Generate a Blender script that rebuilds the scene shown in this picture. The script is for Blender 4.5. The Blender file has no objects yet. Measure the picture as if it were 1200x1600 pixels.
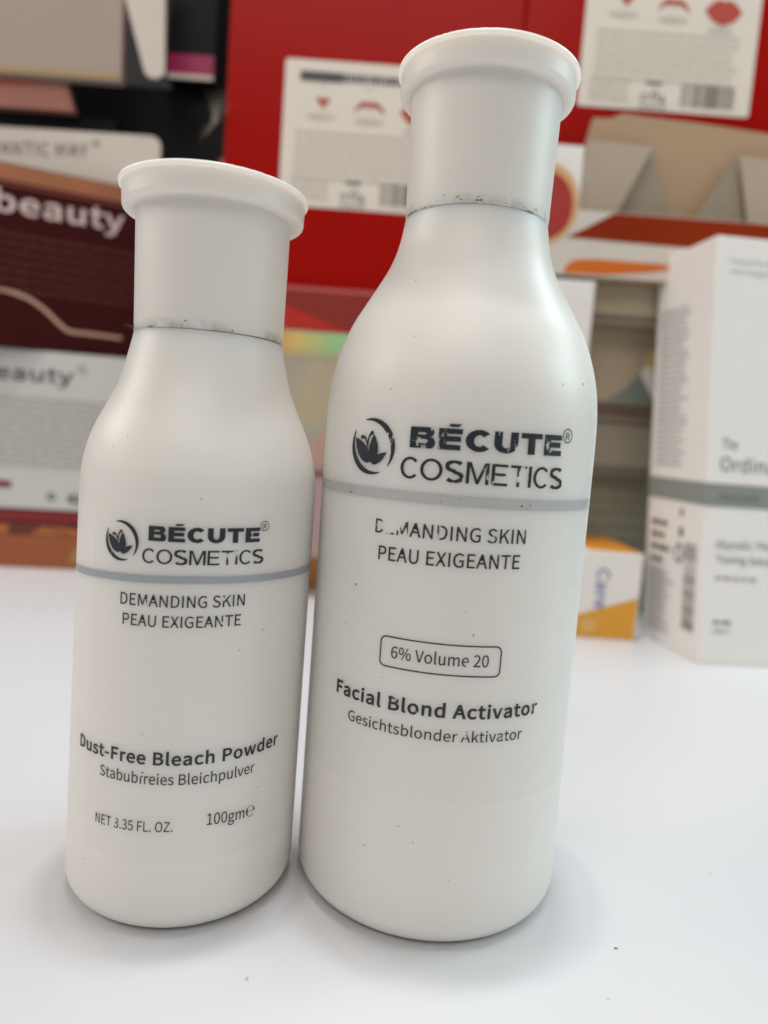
# ---------------------------------------------------------------- imports, scene, camera, light
import bpy, bmesh, math, random, json
from mathutils import Vector, Matrix, Euler
random.seed(7)
SC = bpy.context.scene
COL = SC.collection
MM = 0.001                                   # everything below is written in millimetres

cam_data = bpy.data.cameras.new('camera')
cam = bpy.data.objects.new('camera', cam_data)
COL.objects.link(cam)
SC.camera = cam
cam_data.sensor_fit = 'AUTO'
cam_data.sensor_width = 36.0
cam_data.lens = 36.0*1107.5/1600.0
cam_data.clip_start = 0.005
cam_data.clip_end = 20.0
PITCH, ROLL, CAM_H = 0.1091, 0.0735, 81.13
_d = Vector((0, math.cos(PITCH), -math.sin(PITCH)))
_u = Vector((0, math.sin(PITCH), math.cos(PITCH)))
_r = Vector((1, 0, 0))
_r2 = _r*math.cos(ROLL) + _u*math.sin(ROLL)
_u2 = _u*math.cos(ROLL) - _r*math.sin(ROLL)
cam.matrix_world = Matrix(((_r2.x, _u2.x, -_d.x, 0), (_r2.y, _u2.y, -_d.y, 0), (_r2.z, _u2.z, -_d.z, CAM_H*MM), (0, 0, 0, 1)))
cam_data.dof.use_dof = True
cam_data.dof.focus_distance = 0.116
cam_data.dof.aperture_fstop = 11.5

SC.view_settings.view_transform = 'Standard'
SC.view_settings.look = 'None'
SC.view_settings.exposure = 0.1
SC.view_settings.gamma = 1.0
SC.view_settings.use_curve_mapping = False
SC.cycles.max_bounces = 8
SC.cycles.use_denoising = True

world = bpy.data.worlds.new('World')
SC.world = world
world.use_nodes = True
world.node_tree.nodes['Background'].inputs['Color'].default_value = (1.0, 0.96, 0.91, 1)
world.node_tree.nodes['Background'].inputs['Strength'].default_value = 0.235

def area(name, loc, target, sx, sy, power, color):
    l = bpy.data.lights.new(name, 'AREA')
    l.shape = 'RECTANGLE'; l.size = sx; l.size_y = sy; l.energy = power; l.color = color
    o = bpy.data.objects.new(name, l); COL.objects.link(o)
    o.location = loc
    o.rotation_euler = (Vector(target)-Vector(loc)).to_track_quat('-Z', 'Y').to_euler()
    return o
area('ceiling_panel_light', (0.1, 0.10, 1.15), (0.0, 0.25, 0.0), 0.6, 0.35, 2.8, (0.95, 0.97, 1.0))
area('spot_tube_light', (0.01, 0.205, 1.12), (0.01, 0.128, 0.0), 0.07, 0.05, 2.8, (0.92, 0.965, 1.0))
area('second_spot_light', (-0.07, 0.18, 1.10), (0.0, 0.128, 0.0), 0.06, 0.04, 1.8, (1.0, 0.92, 0.84))
area('aisle_ceiling_light', (-0.14, -0.62, 0.95), (0.0, 0.25, 0.12), 0.9, 0.4, 3.5, (1.0, 0.945, 0.885))
area('warm_side_fill', (-0.85, 0.16, 0.50), (0.05, 0.28, 0.09), 0.5, 0.3, 2.3, (1.0, 0.91, 0.84))  # unseen warm fill lamp, added to lift the left-facing sides
area('cool_side_fill', (0.80, 0.16, 0.42), (0.0, 0.15, 0.08), 0.4, 0.3, 2.0, (0.70, 0.955, 1.0))  # unseen cool fill lamp, added to tint the bottles' right sides
area('cool_tube_light', (1.05, 0.85, 1.15), (-0.01, 0.13, 0.09), 0.75, 0.45, 12.0, (0.80, 0.95, 1.0))

# ---------------------------------------------------------------- materials
def material(name, color, rough=0.5, spec=0.5, var=0.04, scale=60.0, bump=0.0, bump_scale=400.0, sss=0.0, sss_r=(2.5, 2.2, 1.9), coat=0.0, metal=0.0):
    m = bpy.data.materials.new(name); m.use_nodes = True
    nt = m.node_tree; N = nt.nodes; L = nt.links
    b = N['Principled BSDF']
    b.inputs['Roughness'].default_value = rough
    b.inputs['Specular IOR Level'].default_value = spec
    b.inputs['Metallic'].default_value = metal
    b.inputs['Coat Weight'].default_value = coat
    b.inputs['Coat Roughness'].default_value = 0.15
    tc = N.new('ShaderNodeTexCoord')
    nz = N.new('ShaderNodeTexNoise'); nz.inputs['Scale'].default_value = scale; nz.inputs['Detail'].default_value = 4
    L.new(tc.outputs['Object'], nz.inputs['Vector'])
    mx = N.new('ShaderNodeMix'); mx.data_type = 'RGBA'
    c = color
    mx.inputs['A'].default_value = (c[0]*(1-var), c[1]*(1-var), c[2]*(1-var), 1)
    mx.inputs['B'].default_value = (min(1, c[0]*(1+var)), min(1, c[1]*(1+var)), min(1, c[2]*(1+var)), 1)
    L.new(nz.outputs['Fac'], mx.inputs['Factor'])
    L.new(mx.outputs['Result'], b.inputs['Base Color'])
    if bump:
        n2 = N.new('ShaderNodeTexNoise'); n2.inputs['Scale'].default_value = bump_scale; n2.inputs['Detail'].default_value = 3
        L.new(tc.outputs['Object'], n2.inputs['Vector'])
        bp = N.new('ShaderNodeBump'); bp.inputs['Strength'].default_value = bump; bp.inputs['Distance'].default_value = 0.0004
        L.new(n2.outputs['Fac'], bp.inputs['Height']); L.new(bp.outputs['Normal'], b.inputs['Normal'])
    if sss:
        b.inputs['Subsurface Weight'].default_value = sss
        b.inputs['Subsurface Radius'].default_value = sss_r
        b.inputs['Subsurface Scale'].default_value = 0.001
    return m

def add_specks(m, scale, keep, color, size=0.16):
    """sparse dark specks of dirt, from the cells of a Voronoi texture"""
    nt = m.node_tree; N = nt.nodes; L = nt.links
    b = N['Principled BSDF']; src = b.inputs['Base Color'].links[0].from_socket
    tc = N.new('ShaderNodeTexCoord')
    vo = N.new('ShaderNodeTexVoronoi'); vo.inputs['Scale'].default_value = scale
    L.new(tc.outputs['Object'], vo.inputs['Vector'])
    lt = N.new('ShaderNodeMath'); lt.operation = 'LESS_THAN'; lt.inputs[1].default_value = size
    nz = N.new('ShaderNodeTexNoise'); nz.inputs['Scale'].default_value = scale*5
    L.new(tc.outputs['Object'], nz.inputs['Vector'])
    ad = N.new('ShaderNodeMath'); ad.operation = 'MULTIPLY_ADD'; ad.inputs[1].default_value = 0.25
    L.new(nz.outputs['Fac'], ad.inputs[0]); L.new(vo.outputs['Distance'], ad.inputs[2])
    sb = N.new('ShaderNodeMath'); sb.operation = 'SUBTRACT'; sb.inputs[1].default_value = 0.125
    L.new(ad.outputs[0], sb.inputs[0]); L.new(sb.outputs[0], lt.inputs[0])
    sp = N.new('ShaderNodeSeparateColor'); L.new(vo.outputs['Color'], sp.inputs[0])
    gt = N.new('ShaderNodeMath'); gt.operation = 'LESS_THAN'; gt.inputs[1].default_value = keep
    L.new(sp.outputs[0], gt.inputs[0])
    mu = N.new('ShaderNodeMath'); mu.operation = 'MULTIPLY'
    L.new(lt.outputs[0], mu.inputs[0]); L.new(gt.outputs[0], mu.inputs[1])
    m2 = N.new('ShaderNodeMath'); m2.operation = 'MULTIPLY'; L.new(mu.outputs[0], m2.inputs[0]); L.new(sp.outputs[1], m2.inputs[1])
    mx = N.new('ShaderNodeMix'); mx.data_type = 'RGBA'
    L.new(m2.outputs[0], mx.inputs['Factor']); L.new(src, mx.inputs['A']); mx.inputs['B'].default_value = (*color, 1)
    L.new(mx.outputs['Result'], b.inputs['Base Color'])

def stain(m, z0):
    """brown handling dirt along the lower rim of a cap"""
    nt = m.node_tree; N = nt.nodes; L = nt.links
    b = N['Principled BSDF']; src = b.inputs['Base Color'].links[0].from_socket
    tc = N.new('ShaderNodeTexCoord'); sx = N.new('ShaderNodeSeparateXYZ'); L.new(tc.outputs['Object'], sx.inputs[0])
    nz = N.new('ShaderNodeTexNoise'); nz.inputs['Scale'].default_value = 190; nz.inputs['Detail'].default_value = 6; nz.inputs['Roughness'].default_value = .7
    L.new(tc.outputs['Object'], nz.inputs['Vector'])
    a = N.new('ShaderNodeMapRange'); a.inputs['From Min'].default_value = (z0+1.7)*MM; a.inputs['From Max'].default_value = z0*MM
    L.new(sx.outputs['Z'], a.inputs['Value'])
    c = N.new('ShaderNodeMapRange'); c.inputs['From Min'].default_value = .40; c.inputs['From Max'].default_value = .66
    L.new(nz.outputs['Fac'], c.inputs['Value'])
    mu = N.new('ShaderNodeMath'); mu.operation = 'MULTIPLY'; L.new(a.outputs[0], mu.inputs[0]); L.new(c.outputs[0], mu.inputs[1])
    mx = N.new('ShaderNodeMix'); mx.data_type = 'RGBA'; L.new(mu.outputs[0], mx.inputs['Factor']); L.new(src, mx.inputs['A']); mx.inputs['B'].default_value = (.33, .26, .19, 1)
    L.new(mx.outputs['Result'], b.inputs['Base Color'])

def ink_material(name, color, wear, scale=420.0, seed=0.0, spots=(), rough=0.45):
    """printed ink that has flaked: see-through where a noise falls below the wear level, and round the worn spots (x, z, radius in mm)"""
    m = bpy.data.materials.new(name); m.use_nodes = True
    nt = m.node_tree; N = nt.nodes; L = nt.links
    b = N['Principled BSDF']; b.inputs['Base Color'].default_value = (*color, 1); b.inputs['Roughness'].default_value = rough
    tc = N.new('ShaderNodeTexCoord')
    mp = N.new('ShaderNodeMapping'); mp.inputs['Location'].default_value = (seed, seed*.7, seed*1.3); mp.inputs['Scale'].default_value = (1, 1, .55)
    L.new(tc.outputs['Object'], mp.inputs['Vector'])
    n1 = N.new('ShaderNodeTexNoise'); n1.inputs['Scale'].default_value = scale; n1.inputs['Detail'].default_value = 6; n1.inputs['Roughness'].default_value = .72
    n2 = N.new('ShaderNodeTexNoise'); n2.inputs['Scale'].default_value = scale*.22; n2.inputs['Detail'].default_value = 2
    L.new(mp.outputs[0], n1.inputs['Vector']); L.new(mp.outputs[0], n2.inputs['Vector'])
    s = N.new('ShaderNodeMath'); s.operation = 'MULTIPLY_ADD'; s.inputs[1].default_value = .9
    L.new(n2.outputs['Fac'], s.inputs[0]); L.new(n1.outputs['Fac'], s.inputs[2])
    cur = s.outputs[0]
    for (x, y, z, r, k) in spots:
        ds = N.new('ShaderNodeVectorMath'); ds.operation = 'DISTANCE'; ds.inputs[1].default_value = (x*MM, y*MM, z*MM)
        L.new(tc.outputs['Object'], ds.inputs[0])
        mr = N.new('ShaderNodeMapRange'); mr.inputs['From Min'].default_value = 0; mr.inputs['From Max'].default_value = r*MM
        mr.inputs['To Min'].default_value = k*.5; mr.inputs['To Max'].default_value = 0; mr.interpolation_type = 'SMOOTHSTEP'
        L.new(ds.outputs['Value'], mr.inputs['Value'])
        sb = N.new('ShaderNodeMath'); sb.operation = 'SUBTRACT'; L.new(cur, sb.inputs[0]); L.new(mr.outputs[0], sb.inputs[1]); cur = sb.outputs[0]
    mr = N.new('ShaderNodeMapRange'); mr.inputs['From Min'].default_value = wear-.012; mr.inputs['From Max'].default_value = wear+.012
    L.new(cur, mr.inputs['Value'])
    L.new(mr.outputs[0], b.inputs['Alpha'])
    return m

# ---------------------------------------------------------------- mesh helpers (input in millimetres)
def link_mesh(name, me, mat, parent=None):
    o = bpy.data.objects.new(name, me); COL.objects.link(o)
    if mat is not None: me.materials.append(mat)
    if parent is not None: o.parent = parent
    return o
def from_bm(name, bm, mat, parent=None, smooth=False):
    bmesh.ops.scale(bm, vec=(MM, MM, MM), verts=bm.verts)
    me = bpy.data.meshes.new(name); bm.to_mesh(me); bm.free()
    if smooth: me.polygons.foreach_set('use_smooth', [True]*len(me.polygons))
    return link_mesh(name, me, mat, parent)
def tag(o, label=None, cat=None, group=None, kind=None):
    if label: o['label'] = label
    if cat: o['category'] = cat
    if group: o['group'] = group
    if kind: o['kind'] = kind
    return o
def hexa(name, c, mat, parent=None, bevel=0.4, smooth=False):
    """closed box from its eight corners: bottom fl fr br bl, then the same on top"""
    bm = bmesh.new(); v = [bm.verts.new(p) for p in c]
    for f in ((3, 2, 1, 0), (4, 5, 6, 7), (0, 1, 5, 4), (1, 2, 6, 5), (2, 3, 7, 6), (3, 0, 4, 7)):
        bm.faces.new([v[i] for i in f])
    if bevel:
        bmesh.ops.bevel(bm, geom=list(bm.edges), offset=bevel, segments=2, profile=.5, affect='EDGES')
    return from_bm(name, bm, mat, parent)
def box(name, x0, x1, y0, y1, z0, z1, mat, parent=None, bevel=0.4):
    return hexa(name, [(x0, y0, z0), (x1, y0, z0), (x1, y1, z0), (x0, y1, z0), (x0, y0, z1), (x1, y0, z1), (x1, y1, z1), (x0, y1, z1)], mat, parent, bevel)
def place(o, x, y, z, yaw=0.0):
    o.location = (x*MM, y*MM, z*MM); o.rotation_euler = (0, 0, yaw)
    return o
def carton(name, x, y, z, w, d, h, mat, label, yaw=0.0, cat='box', group=None, bevel=0.45):
    """a box standing with its front bottom left corner at x, y, z; local x runs along its front, z up"""
    o = box(name, 0, w, 0, d, 0, h, mat, None, bevel)
    place(o, x, y, z, yaw); tag(o, label, cat, group)
    return o

def fill(polys):
    """triangles of filled 2D outlines (holes by nesting): list of triangles of (x, y)"""
    cu = bpy.data.curves.new('outline', 'CURVE'); cu.dimensions = '2D'; cu.fill_mode = 'BOTH'
    for p in polys:
        s = cu.splines.new('POLY'); s.points.add(len(p)-1); s.use_cyclic_u = True
        for i, q in enumerate(p): s.points[i].co = (q[0], q[1], 0, 1)
    o = bpy.data.objects.new('outline', cu); COL.objects.link(o)
    dg = bpy.context.evaluated_depsgraph_get()
    me = o.evaluated_get(dg).to_mesh(); me.calc_loop_triangles()
    vs = [(v.co.x, v.co.y) for v in me.vertices]
    tr = [tuple(vs[i] for i in t.vertices) for t in me.loop_triangles]
    o.evaluated_get(dg).to_mesh_clear()
    bpy.data.objects.remove(o); bpy.data.curves.remove(cu)
    return tr
def tri_bm(tris, step=None, zstep=None):
    bm = bmesh.new(); vd = {}
    def V(p):
        k = (round(p[0], 4), round(p[1], 4))
        if k not in vd: vd[k] = bm.verts.new((k[0], 0, k[1]))
        return vd[k]
    for t in tris:
        vs = [V(p) for p in t]
        if len(set(vs)) == 3:
            try: bm.faces.new(vs)
            except ValueError: pass
    if step:
        xs = [v.co.x for v in bm.verts]; x = math.floor(min(xs)/step)*step+step
        while x < max(xs):
            bmesh.ops.bisect_plane(bm, geom=list(bm.verts)+list(bm.edges)+list(bm.faces), dist=1e-5, plane_co=(x, 0, 0), plane_no=(1, 0, 0))
            x += step
    if zstep:
        zs_ = [v.co.z for v in bm.verts]; z = min(zs_)+zstep
        while z < max(zs_):
            bmesh.ops.bisect_plane(bm, geom=list(bm.verts)+list(bm.edges)+list(bm.faces), dist=1e-5, plane_co=(0, 0, z), plane_no=(0, 0, 1))
            z += zstep
    bmesh.ops.recalc_face_normals(bm, faces=bm.faces)
    for f in bm.faces:
        if f.normal.y > 0: f.normal_flip()
    return bm
def flat(name, polys, mat, parent, y=-0.12):
    """ink or a sticker on a front face: outlines in local x, z laid just proud of local y = 0"""
    bm = tri_bm(fill(polys))
    for v in bm.verts: v.co.y = y
    return from_bm(name, bm, mat, parent)
def side_flat(name, polys, mat, parent, fn):
    bm = tri_bm(fill(polys))
    for v in bm.verts: v.co = fn(v.co.x, v.co.z)
    return from_bm(name, bm, mat, parent)

def rect(x0, z0, x1, z1): return [(x0, z0), (x1, z0), (x1, z1), (x0, z1)]
def rrect(x0, z0, x1, z1, r, n=6, corners=(1, 1, 1, 1)):
    out = []
    for (cx, cz, a, k) in ((x0, z0, 180, 0), (x1, z0, 270, 1), (x1, z1, 0, 2), (x0, z1, 90, 3)):
        if not corners[k]: out.append((cx, cz)); continue
        ox, oz = cx + (r if cx == x0 else -r), cz + (r if cz == z0 else -r)
        for i in range(n+1):
            t = math.radians(a + 90*i/n); out.append((ox+r*math.cos(t), oz+r*math.sin(t)))
    return out
def disc(cx, cz, rx, rz=None, n=40):
    rz = rz or rx
    return [(cx+rx*math.cos(2*math.pi*i/n), cz+rz*math.sin(2*math.pi*i/n)) for i in range(n)]

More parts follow.
